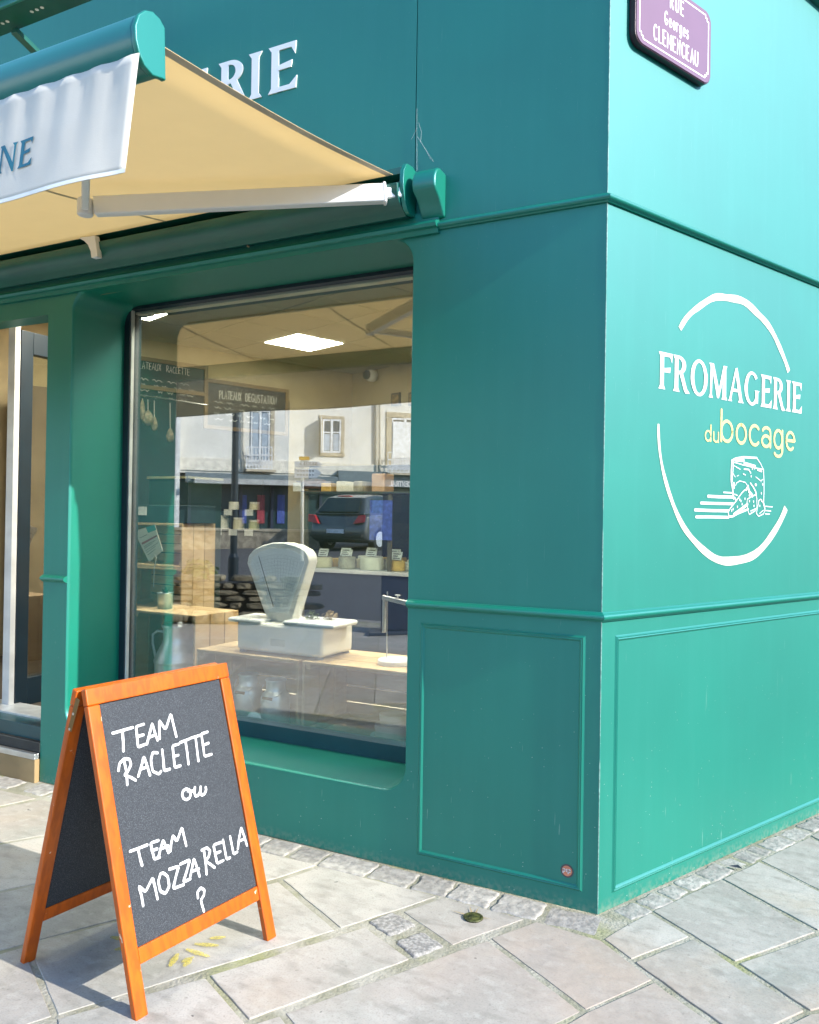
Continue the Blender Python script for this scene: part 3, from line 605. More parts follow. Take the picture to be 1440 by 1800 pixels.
# wall cassette
cas = [(0, 2.60), (-.05, 2.592), (-.075, 2.61), (-.11, 2.63), (-.13, 2.665), (-.13, 2.70), (-.10, 2.705), (-.10, 2.715), (-.05, 2.72), (-.05, 2.735), (-.10, 2.745), (-.10, 2.772), (-.05, 2.785), (0, 2.785)]
mb = MB(); mb.prism([V((-7, a, b)) for a, b in cas], (6.215, 0, 0)); mb.build('cassette', DKGREEN, aw, bevel=.002)
pl_ = [(-.008, 2.60), (-.06, 2.595), (-.085, 2.61), (-.105, 2.64), (-.118, 2.69), (-.115, 2.75), (-.09, 2.785), (-.04, 2.79), (-.008, 2.78)]
mb = MB(); mb.prism([V((AX+.008, a, b)) for a, b in pl_], (.018, 0, 0)); mb.build('end_plate', PT, aw, bevel=.002)
pl_ = [(0, 2.578)] + [(-.015, 2.586), (-.035, 2.61), (-.06, 2.64)] + [(-.05-.055*math.cos(R(a)), 2.695+.062*math.sin(R(a))) for a in range(-30, 100, 13)] + [(0, 2.752)]
mb = MB(); mb.prism([V((AX+.055, a, b)) for a, b in pl_], (.10, 0, 0)); mb.build('end_cap', PT, aw, bevel=.012, seg=4)
# front bar: rounded profile with its end cap
fp = [(a_, b_+.02) for a_, b_ in [(-1.368, 2.598), (-1.385, 2.612), (-1.408, 2.616), (-1.432, 2.606), (-1.452, 2.585), (-1.462, 2.555), (-1.460, 2.525), (-1.450, 2.498), (-1.432, 2.476), (-1.405, 2.466), (-1.372, 2.474)]]
mb = MB(); mb.prism([V((-7, a, b)) for a, b in fp], (7+AX-.012, 0, 0)); o = mb.build('front_bar', mat('green_bar', (.008, .17, .15), .28, var=.03, spec=.7), aw, bevel=.006, seg=3)
fc = [(a+(a+1.41)*.05, b+(b-2.56)*.05) for a, b in fp] + [(-1.36, 2.49)]
mb = MB(); mb.prism([V((AX-.0115, a, b)) for a, b in fc], (.016, 0, 0)); mb.build('bar_end_cap', PT, aw, bevel=.004, seg=3)
# valance, slightly waved
def val(u, v):
    x = AX+.008-u*6.0; wv = .005*math.sin(x*5.2+.9)*v+.002*math.sin(x*17)*v+.003*math.sin(x*60)*(1-v)
    edge = math.exp(-((AX+.008-x)/.10)**2)
    return V((x-.022*edge*v, -1.455-wv-.03*v+.012*edge*v, 2.512-.296*v-.006*math.sin(x*4.5+1)*v))
mb = MB(); mb.grid(val, 240, 14); q = mb.build('valance', VAL, aw, smooth=True); sm = q.modifiers.new('thick', 'SOLIDIFY'); sm.thickness = .001
vl = q
mb = MB(); mb.grid(lambda u, v: val(u, .965+.035*v)+V((0, -.0016, 0)), 240, 1); mb.build('valance_hem', mat('hem_white', (.80, .79, .74), .8), vl, smooth=True)
# NE at the end of the printed words (traced height), the words before it stay in reach of the window's reflection
def vtx(x, zz):
    v = (2.512-zz)/.296; u = (AX+.008-x)/6.0; p = val(u, v); return p
def vword(txt, x0, cw, h, zb):
    mb = MB(); u = 0; k = 0
    for ch in txt:
        for p in SERIF[ch][0]:
            k += 1; pts = [vtx(x0+(u+a)*cw, zb+b*h) for a, b in p]
            mb.add([q+V((0, -.0022-.00008*(k % 11), 0)) for q in pts], [tuple(range(len(pts)))])
        u += SERIF[ch][1]+.06
    return mb
vword('NE', -1.262, .088, .076, 2.298).build('valance_lettering', TEALTXT, vl, label='teal capitals NE at the end of the valance', fix=False)
vword('FROMAGERIE', -3.02, .088, .090, 2.290).build('valance_lettering', TEALTXT, vl, label='teal capitals FROMAGERIE on the valance, seen reflected in the window', fix=False)
# folding arm
sh, el = V((-.795, -.105, 2.668)), on(150, 364, 1, -.71)
fr = V((-1.02, -1.40, 2.50))
def arm(a, b, w_, h_, nm):
    t = (b-a).normalized(); sd_ = t.cross(V((0, 0, 1))).normalized(); up = sd_.cross(t)
    mb = MB(); mb.beam(a, b, sd_*w_, up*h_); return mb.build(nm, WHITEM, aw, bevel=.006, seg=3)
ta = (el-sh).normalized()
arm(sh+ta*.05, el-ta*.035, .022, .035, 'upper_arm'); arm(sh-ta*.02, sh+ta*.0495, .014, .020, 'shoulder_joint')
arm(sh+ta*.044, sh+ta*.058, .024, .040, 'arm_collar')
tf = (fr-el).normalized(); arm(el+tf*.03, fr, .014, .02, 'fore_arm')
mb = MB(); mb.lathe([(.004, -.034), (.026, -.034), (.03, -.028), (.03, .026), (.026, .032), (.004, .032)], el, 20); mb.build('elbow_joint', WHITEM, aw, smooth=False, bevel=.003)
# white crank hook under the cassette
HY = -.15
hk = [on(x_, y_, 1, HY) for x_, y_ in ((138, 418), (146, 416), (157, 415), (166, 413), (168, 424), (170, 440), (171, 451), (160, 453), (159, 442), (154, 430), (147, 423))]
mb = MB(); mb.prism(hk, (0, .03, 0))
mb.build('hook', WHITEM, aw, bevel=.003)
# perforated light rail that washes the fascia letters
ry = -.42
rl = thing('sign_light_rail', 'green perforated light rail on brackets above the awning', 'sign light', (-3, 0, 3.7))
r0 = on(0, 45, 1, ry)
mb = MB(); mb.box((-7, ry-.085, r0.z-.002), (-2.06, ry+.055, r0.z+.006)); mb.build('perforated_plate', mat('rail_green', (.006, .085, .05), .4), rl, bevel=.001)
mb = MB(); mb.box((-7, ry-.100, r0.z-.012), (-2.06, ry-.086, r0.z+.05)); mb.build('front_lip', PT, rl, bevel=.004)
mb = MB(); mb.box((-7, ry-.135, r0.z+.03), (-2.0, ry-.101, r0.z+.12)); mb.build('gutter_box', DKGREEN, rl, bevel=.006)
LEDM = mat('hole_white', (.80, .80, .76), .5)
for gx in [-2.25-.235*i for i in range(8)]:
    for k in (-1, 0, 1):
        mb = MB(); mb.lathe([(.0085, 0), (.0085, .002)], (gx+k*.034, ry-.01, r0.z-.0045), 12); mb.build('hole', LEDM, rl)
for bx in (-2.78,):
    b0_ = on(52, 70, 1, -.02); 
    mb = MB(); mb.beam((bx+.1, -.002, r0.z-.16), (bx+.1, ry+.02, r0.z-.03), (.02, 0, 0), (0, 0, .012)); mb.beam((bx+.1, -.004, r0.z-.17), (bx+.1, -.004, r0.z+.05), (.008, 0, 0), (0, .006, 0)); mb.build('bracket', DKGREEN, rl, bevel=.002)

# ================================================================== sandwich board
bv = V((.115, .993, 0)).normalized(); HW = .279
RM, FM, BM = V((-1.18, -.925, .885)), V((-.93, -.946, 0)), V((-1.478, -.90, 0))
bd = thing('sandwich_board', 'orange wooden sandwich board with white chalk TEAM RACLETTE ou TEAM MOZZARELLA', 'sandwich board', (FM+BM)/2)
def leafs(foot, ridge, sgn, front):
    up = (ridge-foot).normalized(); nrm = bv.cross(up)*sgn; nrm = nrm if nrm.x*sgn > 0 else -nrm
    H = (ridge-foot).length; t = .011; wd = .0205
    base = foot-nrm*t
    for k in (-1, 1):
        mb = MB(); c = base+bv*k*(HW-wd); mb.beam(c+V((0, 0, 0)), c+up*(H-.052), bv*wd, nrm*t); o = mb.build('leg', ORANGE, bd, bevel=.004)
    mb = MB(); c0 = base+up*(H-.026); mb.beam(c0-bv*HW, c0+bv*HW, up*.0255, nrm*(t+.0006)); mb.build('top_rail', ORANGE, bd, bevel=.004)
    hb = .155
    mb = MB(); c0 = base+up*hb; mb.beam(c0-bv*(HW-2*wd-.0005), c0+bv*(HW-2*wd-.0005), up*.022, nrm*(t-.002)); mb.build('bottom_rail', ORANGE, bd, bevel=.003)
    mb = MB(); lo, hi = hb+.0225, H-.0535; c0 = base+up*(lo+hi)/2-nrm*.002; mb.obox(c0, bv*(HW-2*wd-.0005), up*(hi-lo)/2, nrm*.004); mb.build('chalk_panel', SLATE, bd)
    return up, nrm, base
upf, nf, bf = leafs(FM-V((.006, 0, 0)), RM-V((.004, 0, 0)), 1, True)
leafs(BM, RM-V((.056, 0, .004)), -1, False)
for k in (-1, 1):
    c = RM+bv*k*(HW+.0015)-V((.03, 0, .012))
    q = (BM-RM).normalized(); mb = MB(); mb.beam(c-V((0, 0, .02))+q*.0, c+q*.115-V((0, 0, .01)), bv*.0012, q.cross(bv)*.009); mb.build('hinge_plate', mat('brass_plate', (.20, .13, .05), .4, .8), bd, bevel=.001)
    for d_ in (.06, .11):
        mb = MB(); mb.lathe([(.004, -.001), (.004, .0025)], c+q*d_-V((0, 0, .01)), 10, bv*k); mb.build('screw', STEEL, bd)
Z7 = 1440/560
def bp(x, y): return onp(x/Z7, 1140+y/Z7, bf+nf*.0035, nf)
mb = MB()
W1 = .0082
HAND = [
 # TEAM
 [(510, 383), (555, 370), (600, 357)], [(553, 372), (557, 420), (558, 463)], [(650, 342), (615, 353), (620, 400), (624, 446), (657, 433)], [(619, 399), (648, 390)], [(664, 432), (676, 385), (688, 338), (700, 380), (712, 415)], [(672, 402), (704, 390)], [(722, 408), (720, 365), (720, 325), (748, 368), (772, 293), (784, 345), (797, 398)],
 # RACLETTE
 [(560, 505), (572, 560), (575, 616)], [(535, 552), (540, 520), (560, 498), (585, 500), (592, 525), (578, 555), (562, 572), (590, 582), (613, 596)], [(625, 578), (640, 530), (650, 488), (665, 530), (678, 572)], [(636, 545), (668, 535)], [(712, 472), (690, 470), (682, 505), (690, 555), (718, 568), (728, 555)], [(733, 458), (738, 500), (742, 553), (768, 545)], [(808, 432), (780, 440), (785, 490), (790, 538), (815, 530)], [(785, 488), (806, 482)], [(815, 425), (860, 407)], [(838, 418), (846, 470), (852, 522)], [(862, 405), (905, 392)], [(884, 400), (890, 450), (897, 508)], [(938, 377), (910, 386), (918, 438), (924, 488), (956, 478)], [(916, 438), (942, 428)],
 # ou
 [(856, 640), (842, 634), (828, 643), (823, 660), (829, 678), (843, 684), (857, 676), (862, 660), (857, 645), (846, 640), (868, 646), (880, 638)], [(881, 628), (878, 650), (884, 668), (896, 664), (905, 645), (907, 626)], [(907, 626), (906, 650), (912, 664), (924, 658), (932, 640), (930, 628)],
 # TEAM
 [(588, 917), (630, 902), (665, 888)], [(624, 905), (632, 945), (642, 980)], [(715, 868), (680, 880), (688, 915), (697, 952), (722, 944)], [(686, 914), (710, 906)], [(718, 938), (726, 905), (738, 866), (750, 895), (762, 922)], [(728, 905), (760, 893)], [(770, 915), (774, 880), (782, 845), (800, 872), (822, 808), (832, 850), (842, 892)],
 # MOZZARELLA
 [(647, 1163), (640, 1120), (628, 1075), (658, 1100), (690, 1035), (702, 1085), (712, 1132)], [(725, 1018), (715, 1055), (725, 1098), (748, 1108), (765, 1075), (758, 1030), (738, 1015), (725, 1018)], [(766, 998), (808, 984), (795, 1030), (782, 1086), (830, 1068)], [(815, 975), (858, 955), (846, 1000), (828, 1056), (860, 1042)], [(858, 1040), (866, 1000), (876, 950), (890, 990), (902, 1030)], [(866, 1008), (900, 996)], [(922, 915), (930, 970), (934, 1020)], [(912, 912), (935, 900), (950, 915), (942, 945), (928, 960), (950, 975), (970, 990)], [(1000, 876), (965, 888), (973, 930), (982, 972), (1010, 958)], [(972, 928), (996, 918)], [(1008, 866), (1016, 910), (1024, 952), (1040, 946)], [(1040, 850), (1048, 890), (1056, 930), (1072, 920)], [(1075, 905), (1080, 860), (1090, 808), (1104, 850), (1116, 890)], [(1078, 872), (1106, 860)],
 # ?
 [(895, 1128), (893, 1100), (908, 1082), (924, 1092), (922, 1115), (908, 1138), (915, 1165), (922, 1188)], [(922, 1212), (924, 1214)]]
WORDS = {6: 'TEAM above RACLETTE', 20: 'RACLETTE', 23: 'ou', 30: 'TEAM above MOZZARELLA', 44: 'MOZZARELLA', 46: 'question mark'}
for i, l in enumerate(HAND):
    pts = [bp(*p)+nf*.00006*(i % 9) for p in l]
    if len(pts) > 2:                                     # soften the corners of the hand strokes
        q = [pts[0]]
        for a, b, c in zip(pts, pts[1:], pts[2:]): q += [a.lerp(b, .86), b*.9+a*.05+c*.05, b.lerp(c, .14)]
        pts = q+[pts[-1]]
    mb.ribbon(pts, nf, [W1*rnd.uniform(.9, 1.08) for _ in pts])
    if i in WORDS:
        mb.build('chalk_word', mat('chalk_pen', (.72, .72, .72), .8, var=.03), bd, label='white hand-lettered %s' % WORDS[i], fix=False); mb = MB()

# ================================================================== inside the shop
CEIL = 3.16
ra = R(20.5); RU = V((math.cos(ra), -math.sin(ra), 0)); RW = V((math.sin(ra), math.cos(ra), 0))
cor = on(620, 657, 2, CEIL); cor.z = 0
def rm(u, w_, z=0): return cor+RU*u-RW*w_+V((0, 0, z))
TAN = mat('tan_wall', (.42, .34, .20), .8, var=.06)
mb = MB(); fl = [(-6.9, .125, .1), (-.3, .125, .1), tuple(wp(.3, .1, -.06)), tuple(wp(7, .1, -.06)), tuple(rm(-.5, -.5, .1)), (-7.2, 2, .1)]
mb.add(fl, [tuple(range(len(fl)))]); mb.build('interior_floor', mat('floor_tile', (.07, .06, .05), .5), kind='structure')
mb = MB(); mb.obox(rm(-.05, 2.9, 1.65), RU*.05, RW*3.0, V((0, 0, 1.65))); lw_ = mb.build('left_wall', TAN, kind='structure')
mb = MB(); mb.obox(rm(3.2, -.05, 1.65), RU*3.3, RW*.05, V((0, 0, 1.65))); mb.build('back_wall', TAN, kind='structure')
mb = MB(); mb.add([wp(.08, .1, -.06), wp(6.2, .1, -.06), wp(6.2, 3.3, -.06), wp(.08, 3.3, -.06)], [(0, 1, 2, 3)]); mb.build('inner_side_wall', TAN, kind='structure')
mb = MB()
mb.add([(-7, .06, 0), (-4.1, .06, 0), (-4.1, .06, 3.3), (-7, .06, 3.3)], [(0, 1, 2, 3)]); mb.add([(-4.1, .10, 2.5), (-.3, .10, 2.57), (-.3, .10, 3.3), (-4.1, .10, 3.3)], [(0, 1, 2, 3)])
mb.build('inner_front_wall', TAN, kind='structure')
A_, B_, C_ = on(461, 600.6, 2, CEIL), on(521.3, 584.9, 2, CEIL), on(600.5, 601.7, 2, CEIL)
cu = (B_-A_).normalized(); cw_ = V((-cu.y, cu.x, 0)); tl = .6
cp_ = [V((-7, .14, 0)), V((-.12, .14, 0)), wp(.1, 0, -.08), wp(5.9, 0, -.08), rm(-.1, -.1), V((-7.0, 1.2, 0))]
mb = MB(); mb.prism([V((p.x, p.y, CEIL+.02)) for p in cp_], (0, 0, .03)); ceil = mb.build('ceiling', mat('ceiling_void', (.16, .13, .08), .9), kind='structure')
TILE = mat('ceiling_tile', (.56, .50, .38), .9, var=.03, bump=.1, bscale=90, objrand=.03)
LAMP = mat('led_diffuser', (.9, .88, .8), .5, emit=(1, .93, .74, 11.0))
LAMP_ADDED = mat('led_diffuser_added', (.9, .88, .8), .5, emit=(1, .95, .82, 34.0))  # stronger glow for the added unseen panels over the window display
p2 = on(262, 552, 2, CEIL)-A_; l2 = (math.floor(p2.dot(cu)/tl), math.floor(p2.dot(cw_)/tl))
lamps = {(0, 0), l2}
tmesh = None
ORD6 = ['far left end', 'left end', 'left part', 'left middle', 'middle left', 'middle', 'middle right', 'right middle', 'right part', 'right end', 'far right end', 'very end']
for i in range(-9, 10):
    for j in range(-7, 7):
        c = A_+cu*(i+.5)*tl+cw_*(j+.5)*tl
        if c.y < .5 or (c-cor).dot(RU) < -.2 or (c-cor).dot(RW) > .2 or c.dot(WN) > -.25: continue
        if (.75 < c.y < 1.35 and i % 2 == 0 and c.x > -3.6): lamps.add((i, j))  # extra panels hidden above the window head, added to brighten the window display
        if (i, j) in lamps:
            t = thing('ceiling_light', 'lit square LED ceiling panel %s' % ('in clear view near the middle of the shop window' if (i, j) == (0, 0) else 'partly hidden by the blind at the window top left' if (i, j) == l2 else 'at the back of the shop' if j > 0 else 'added out of sight to light the window display, by the %s of the front wall' % ORD6[i % 12]), 'ceiling light', c, 'lit square ceiling panels')
            mb = MB(); mb.obox(c+V((0, 0, .0)), cu*(tl/2-.006), cw_*(tl/2-.006), V((0, 0, .006))); mb.build('frame', WHITEM, t)
            mb = MB(); mb.obox(c-V((0, 0, .009)), cu*(tl/2-.02), cw_*(tl/2-.02), V((0, 0, .0025))); mb.build('diffuser', LAMP_ADDED if c.y < 1.4 else LAMP, t)
        else:
            if tmesh is None:
                mb = MB(); mb.obox((0, 0, 0), cu*(tl/2-.007), cw_*(tl/2-.007), V((0, 0, .006))); o = mb.build('ceiling_tile', TILE, ceil, bevel=.003); tmesh = o
            else: o = tmesh.copy(); COL.objects.link(o)
            o.location = c+V((0, 0, .004))
# black chalk wall on the left with its two menu boards
def lwp(x, y, o=.003): return onp(x, y, rm(o, 0), RU)
BLK = mat('black_wall', (.010, .011, .012), .7, var=.2)
mb = MB(); q = [lwp(150, 905), lwp(505, 905), lwp(505, 668), lwp(150, 612)]
w0, w1 = (q[0]-cor).dot(-RW), (q[1]-cor).dot(-RW)
mb.obox(rm(.008, (w0+w1)/2, 1.42), RU*.006, RW*abs(w0-w1)/2, V((0, 0, 1.3))); tag(mb.build('black_wall_panel', BLK), 'matt black wall panel behind the menu boards on the left wall', 'wall panel')
def board(px0, px1, label, lines):
    a, b = lwp(*px0, .02), lwp(*px1, .02); wv = (b-a).dot(-RW); c = (a+b)/2; hw = abs(wv)/2; hz = abs(a.z-b.z)/2
    t = thing('menu_board', label, 'menu board', V((c.x, c.y, c.z-hz)), 'chalk menu boards')
    mb = MB(); mb.obox(c, RU*.006, RW*hw, V((0, 0, hz))); mb.build('slate', BLACK, t)
    for s_ in (-1, 1):
        mb = MB(); mb.obox(c+V((0, 0, s_*(hz+.02)))+RU*.006, RU*.012, RW*(hw+.04), V((0, 0, .02))); mb.build('frame_bar', mat('gilt_wood', (.16, .10, .035), .5), t)
        mb = MB(); mb.obox(c+RW*s_*(hw+.02)+RU*.006, RU*.012, RW*.02, V((0, 0, hz))); mb.build('frame_bar', MATS['gilt_wood'], t)
    mb = MB()
    for txt, (x, y), (x2, y2), h, wd in lines:
        p = lwp(x, y, .03); p2 = lwp(x2, y2, .03); ku = (p2-p).dot(RW)/(sum(ST[c_][1]+.22 for c_ in txt)-.22)
        strokes(mb, txt, lambda u, v, o: p+RW*u*ku+V((0, 0, v*h+(p2.z-p.z)*u*.0)), wd, RU, gap=.22, jit=.05)
    for k in range(4 if len(lines) > 1 else 3):
        p = lwp(px0[0]+12, px0[1]+34+k*10, .03); x = 0
        while x < hw*1.5:
            l_ = rnd.uniform(.03, .12); mb.ribbon([p+RW*(x+l_*i/5)+V((0, 0, .012*math.sin(i*2.3+k))) for i in range(6)], RU, .005); x += l_+rnd.uniform(.03, .1)
    mb.build('chalk_writing', CHALK, t, fix=False, kind='stuff')
board((210, 628), (358, 690), 'framed chalk menu headed PLATEAUX RACLETTE at the left of the window', [('PLATEAUX', (240, 646), (283, 652), .066, .0055), ('RACLETTE', (293, 654), (333, 658), .066, .0055)])
board((365, 672), (500, 760), 'dark chalk menu headed PLATEAUX DEGUSTATION right of the raclette menu', [('PLATEAUX', (386, 700), (424, 703), .085, .008), ('DEGUSTATION', (432, 705), (486, 708), .085, .008)])
a, b = lwp(26, 900, .3), lwp(150, 900, .3); mb = MB(); hw = abs((b-a).dot(RW))/2
mb.obox(V(((a.x+b.x)/2, (a.y+b.y)/2, 1.3)), RU*.12, RW*hw, V((0, 0, 1.2))); tag(mb.build('brown_cupboard', mat('brown_wood', (.075, .055, .035), .5, var=.3, scale=3), bevel=.006), 'tall brown cupboard seen through the open shop door', 'cupboard')
# sausages hung from a rail under the menu
SAUS = mat('dry_sausage', (.22, .18, .12), .8, var=.4, scale=30, bump=.3)
pr = [lwp(225, 691, .28), lwp(365, 712, .28)]
mb = MB(); mb.tube(pr, .006, 8); tag(mb.build('hanging_rail', STEEL), 'thin metal rail for hanging sausages below the raclette menu', 'rail')
hang = [((234, 735), 16, .045, 'short dry sausage hanging first from the left under the raclette menu'), ((250, 720), 22, .03, 'pale looped sausage hanging second under the raclette menu'), ((260, 735), 17, .06, 'wide teardrop ham sausage hanging third under the raclette menu'), ((271, 745), 16, .035, 'slim pointed sausage hanging right of the teardrop ham'), ((299, 765), 16, .04, 'dark sausage hanging at the right end of the rail')]
for (x, y), hl, r_, lb in hang:
    p = lwp(x, y, .27); hh = hl*.0045; top = lwp(x, 697+(x-225)*.15, .28)
    t = thing('hanging_sausage', lb, 'sausage', p-V((0, 0, hh)), 'sausages hanging from the rail')
    mb = MB(); mb.lathe([(.004, hh), (r_*.4, hh*.85), (r_*.8, hh*.3), (r_, -hh*.3), (r_*.75, -hh*.75), (r_*.3, -hh*.98), (.003, -hh)], p, 14); mb.build('body', SAUS, t, smooth=True)
    mb = MB(); mb.tube([p+V((0, 0, hh)), top], .003, 6); mb.build('string', CHALK, t)
# roller blind inside the window head
bl = thing('roller_blind', 'rolled dark blind on a beige rail at the window head', 'blind', (-1.8, .47, 2.4))
mb = MB(); mb.box((XL-.02, .386, on(727, 488, 1, .40).z), (XR+.1, .432, 2.511)); mb.build('head_rail', mat('beige_rail', (.75, .70, .58), .5), bl, bevel=.002)
a, b = on(298, 545, 1, .47), on(745, 488, 1, .47)
mb = MB(); mb.tube([(a.x, .465, a.z), (XR+.05, .465, a.z)], .030, 18); mb.build('roll', BLACK, bl, smooth=False)
a2 = on(268, 548, 1, .47); mb = MB(); mb.tube([(XL-.02, .465, a.z), (a2.x, .465, a.z)], .024, 14); mb.build('winder', BLACK, bl)
# framed pictures and camera on the back wall
def bwp(x, y, o=.02): return onp(x, y, rm(0, o), RW)
for (x, y), lb in (((696, 702), 'small dark framed picture on the tan back wall'), ((727, 701), 'small dark framed picture cut off by the window edge')):
    c = bwp(x, y); t = thing('framed_picture', lb, 'picture', c, 'pictures on the back wall')
    mb = MB(); mb.obox(c, RU*.075, RW*.012, V((0, 0, .075))); mb.build('frame', BLACK, t, bevel=.003)
    mb = MB(); mb.obox(c-RW*.014, RU*.055, RW*.002, V((0, 0, .055))); mb.build('print', mat('sepia_print', (.25, .16, .06), .6, var=.6, scale=25), t)
c = on(652, 660, 2, 2.98); c = bwp(652, 660, .08); t = thing('security_camera', 'black domed security camera in a white mount under the ceiling', 'camera', c)
mb = MB(); mb.lathe([(.07, -.05), (.075, .0), (.06, .05)], c, 20, -RW); mb.build('mount', WHITEM, t, smooth=True)
mb = MB(); mb.lathe([(.055, 0), (.05, .03), (.035, .05), (.005, .06)], c-RW*.05, 20, -RW); mb.build('dome', BLACK, t, smooth=True)

# ------------------------------------------------------------------ window display
mb = MB(); mb.box((XL-.3, .44, .1), (XR+.12, 1.25, .305)); tag(mb.build('display_platform', mat('pale_board', (.50, .43, .33), .6, var=.1), bevel=.004), 'low pale wooden platform just inside the shop window', 'platform')
def crate(w_, d_, h_, label, loc, rz=0, group='wooden crates in the window display'):
    t = thing('wooden_crate', label, 'crate', loc, group, local=True); t.rotation_euler = (0, 0, rz); th = .015; g = .006
    def pc(nm, a, b): m_ = MB(); m_.box(a, b); return m_.build(nm, PINE, t, bevel=.0015, seg=1)
    for x in (-w_/2+th, w_/2-th-.026):
        for z in (th, h_-th-.026):
            pass
    for sx in (-1, 1):                                   # corner posts (triangular fillets read as small squares)
        for z0, z1 in ((th, th+.026), (h_-th-.026, h_-th)):
            x0 = sx*(w_/2-th); pc('corner_post', (min(x0, x0-sx*.026), .012, z0), (max(x0, x0-sx*.026), d_-th, z1))
    n = 3
    for k in range(n):
        y0 = k*d_/n; y1 = (k+1)*d_/n-g
        pc('slat', (-w_/2, y0, 0), (w_/2, y1, th)); pc('slat', (-w_/2, y0, h_-th), (w_/2, y1, h_))
        pc('slat', (-w_/2, y0, th+.0005), (-w_/2+th, y1, h_-th-.0005)); pc('slat', (w_/2-th, y0, th+.0005), (w_/2, y1, h_-th-.0005))
    for k in range(4):
        z0 = th+k*(h_-2*th)/4; pc('back_slat', (-w_/2+th+.001, d_-th-.006, z0+.002), (w_/2-th-.001, d_-th+.003, z0+(h_-2*th)/4-g))
    return t
crate(.66, .42, .375, 'pine crate lying open under the left half of the scale', (-1.945, .455, .306)); crate(.66, .42, .375, 'pine crate lying open under the right half of the scale', (-1.268, .46, .306))
cA, cB = on(238, 1066, 1, .66), on(342, 1080, 1, .62)
crate(abs(cB.x-cA.x)+.02, .36, .83-.306, 'tall pine crate standing round the large milk churn', ((cA.x+cB.x)/2, .63, .306), -.05)
CT = .83
for k in range(4): crate(.62, .34, .305, 'pine crate in the left stack, %s' % ('topmost, under the black box', 'second from the top', 'third from the top', 'lowest on the floor')[k], (-3.50, 1.32, 1.03-.306*k), .0, 'stacked crates at the left of the window')
t = thing('black_box', 'black box with a white label on the crate stack', 'box', (-3.50, 1.45, 1.337))
mb = MB(); mb.box((-3.80, 1.33, 1.337), (-3.16, 1.62, 1.46)); mb.build('carton', mat('dark_carton', (.012, .03, .035), .5), t, bevel=.004)
p = on(250, 898, 1, 1.328); mb = MB(); mb.box((p.x-.04, 1.324, p.z-.03), (p.x+.04, 1.329, p.z+.03)); mb.build('label_card', CHALK, t)
t = thing('glass_cabinet', 'small dark glass cabinet behind the black box', 'cabinet', (-3.2, 2.2, 1.3))
mb = MB(); a, b = on(262, 842, 1, 2.0), on(330, 900, 1, 2.0); mb.box((a.x, 2.0, .1), (b.x, 2.4, a.z)); mb.build('carcass', mat('dark_cabinet', (.02, .04, .035), .3), t, bevel=.005)
mb = MB(); mb.box((a.x-.01, 1.985, a.z+.001), (b.x+.01, 2.41, a.z+.02)); mb.build('top_trim', mat('brass_trim', (.3, .28, .16), .4), t)
# large churn
cc = V((on(312, 1150, 1, .80).x, .80, .318))
t = thing('milk_churn', 'large aluminium milk churn standing in the tall crate', 'milk churn', cc)
mb = MB(); mb.lathe([(.128, 0), (.132, .02), (.132, .20), (.128, .235), (.11, .275), (.092, .31), (.085, .335), (.085, .40), (.093, .41), (.095, .42), (.09, .425), (.082, .40)], cc, 40); mb.build('body', ALU, t, smooth=True)
mb = MB(); mb.lathe([(.134, .195), (.137, .2), (.137, .215), (.134, .22)], cc, 40, cap=False); mb.build('hoop', ALU, t, smooth=True)
h_ = [cc+V(p) for p in ((-.085, -.03, .375), (-.125, -.04, .378), (-.155, -.045, .355), (-.155, -.045, .30), (-.135, -.04, .22), (-.128, -.035, .19))]
mb = MB(); mb.tube(h_, .008, 10); mb.build('handle', ALU, t, smooth=True)
# small cans with wooden grips
def can(c, lb):
    t = thing('milk_can', lb, 'milk can', c, 'small aluminium milk cans')
    mb = MB(); mb.lathe([(.072, 0), (.076, .006), (.076, .135), (.07, .158), (.055, .172), (.05, .18), (.05, .225), (.056, .232), (.052, .236), (.046, .21)], c, 32); mb.build('body', ALU, t, smooth=True)
    bl_ = [c+V((.052*math.cos(R(a))*1.35, -.055*abs(math.sin(R(a)))-.012, .20-.055*math.sin(R(a)))) for a in range(0, 181, 15)]
    mb = MB(); mb.tube(bl_, .0022, 6); mb.build('bail_handle', STEEL, t)
    mb = MB(); mb.lathe([(.008, -.03), (.0095, 0), (.008, .03)], c+V((0, -.067, .145)), 12, (1, 0, 0)); mb.build('wooden_grip', mat('turned_wood', (.30, .15, .06), .5), t, smooth=True)
    return t
def seat(x, y, z=.3065, dy=.0):
    p = on(x, y, 2, z); return p
c1 = V((on(484, 1250, 1, .545).x, .545, .318)); c2 = V((on(436, 1250, 1, .585).x, .585, .318))
can(c1, 'aluminium milk can with wooden grip in the left crate, nearest the crate divider'); can(c2, 'aluminium milk can half hidden behind the sandwich board')
lc = on(446, 1268, 1, .478); t = thing('can_lid', 'round aluminium lid leaning against the milk cans', 'lid', lc)
mb = MB(); mb.lathe([(.002, .004), (.046, .004), (.050, 0), (.050, -.012), (.046, -.014), (.002, -.014)], lc, 32, (.15, -1, .25)); mb.build('lid', ALU, t, bevel=.002)
mb = MB(); mb.tube([lc+V((0, 0, .05)), c2+V((.03, -.06, .2))], .0015, 6); mb.build('chain', STEEL, t)
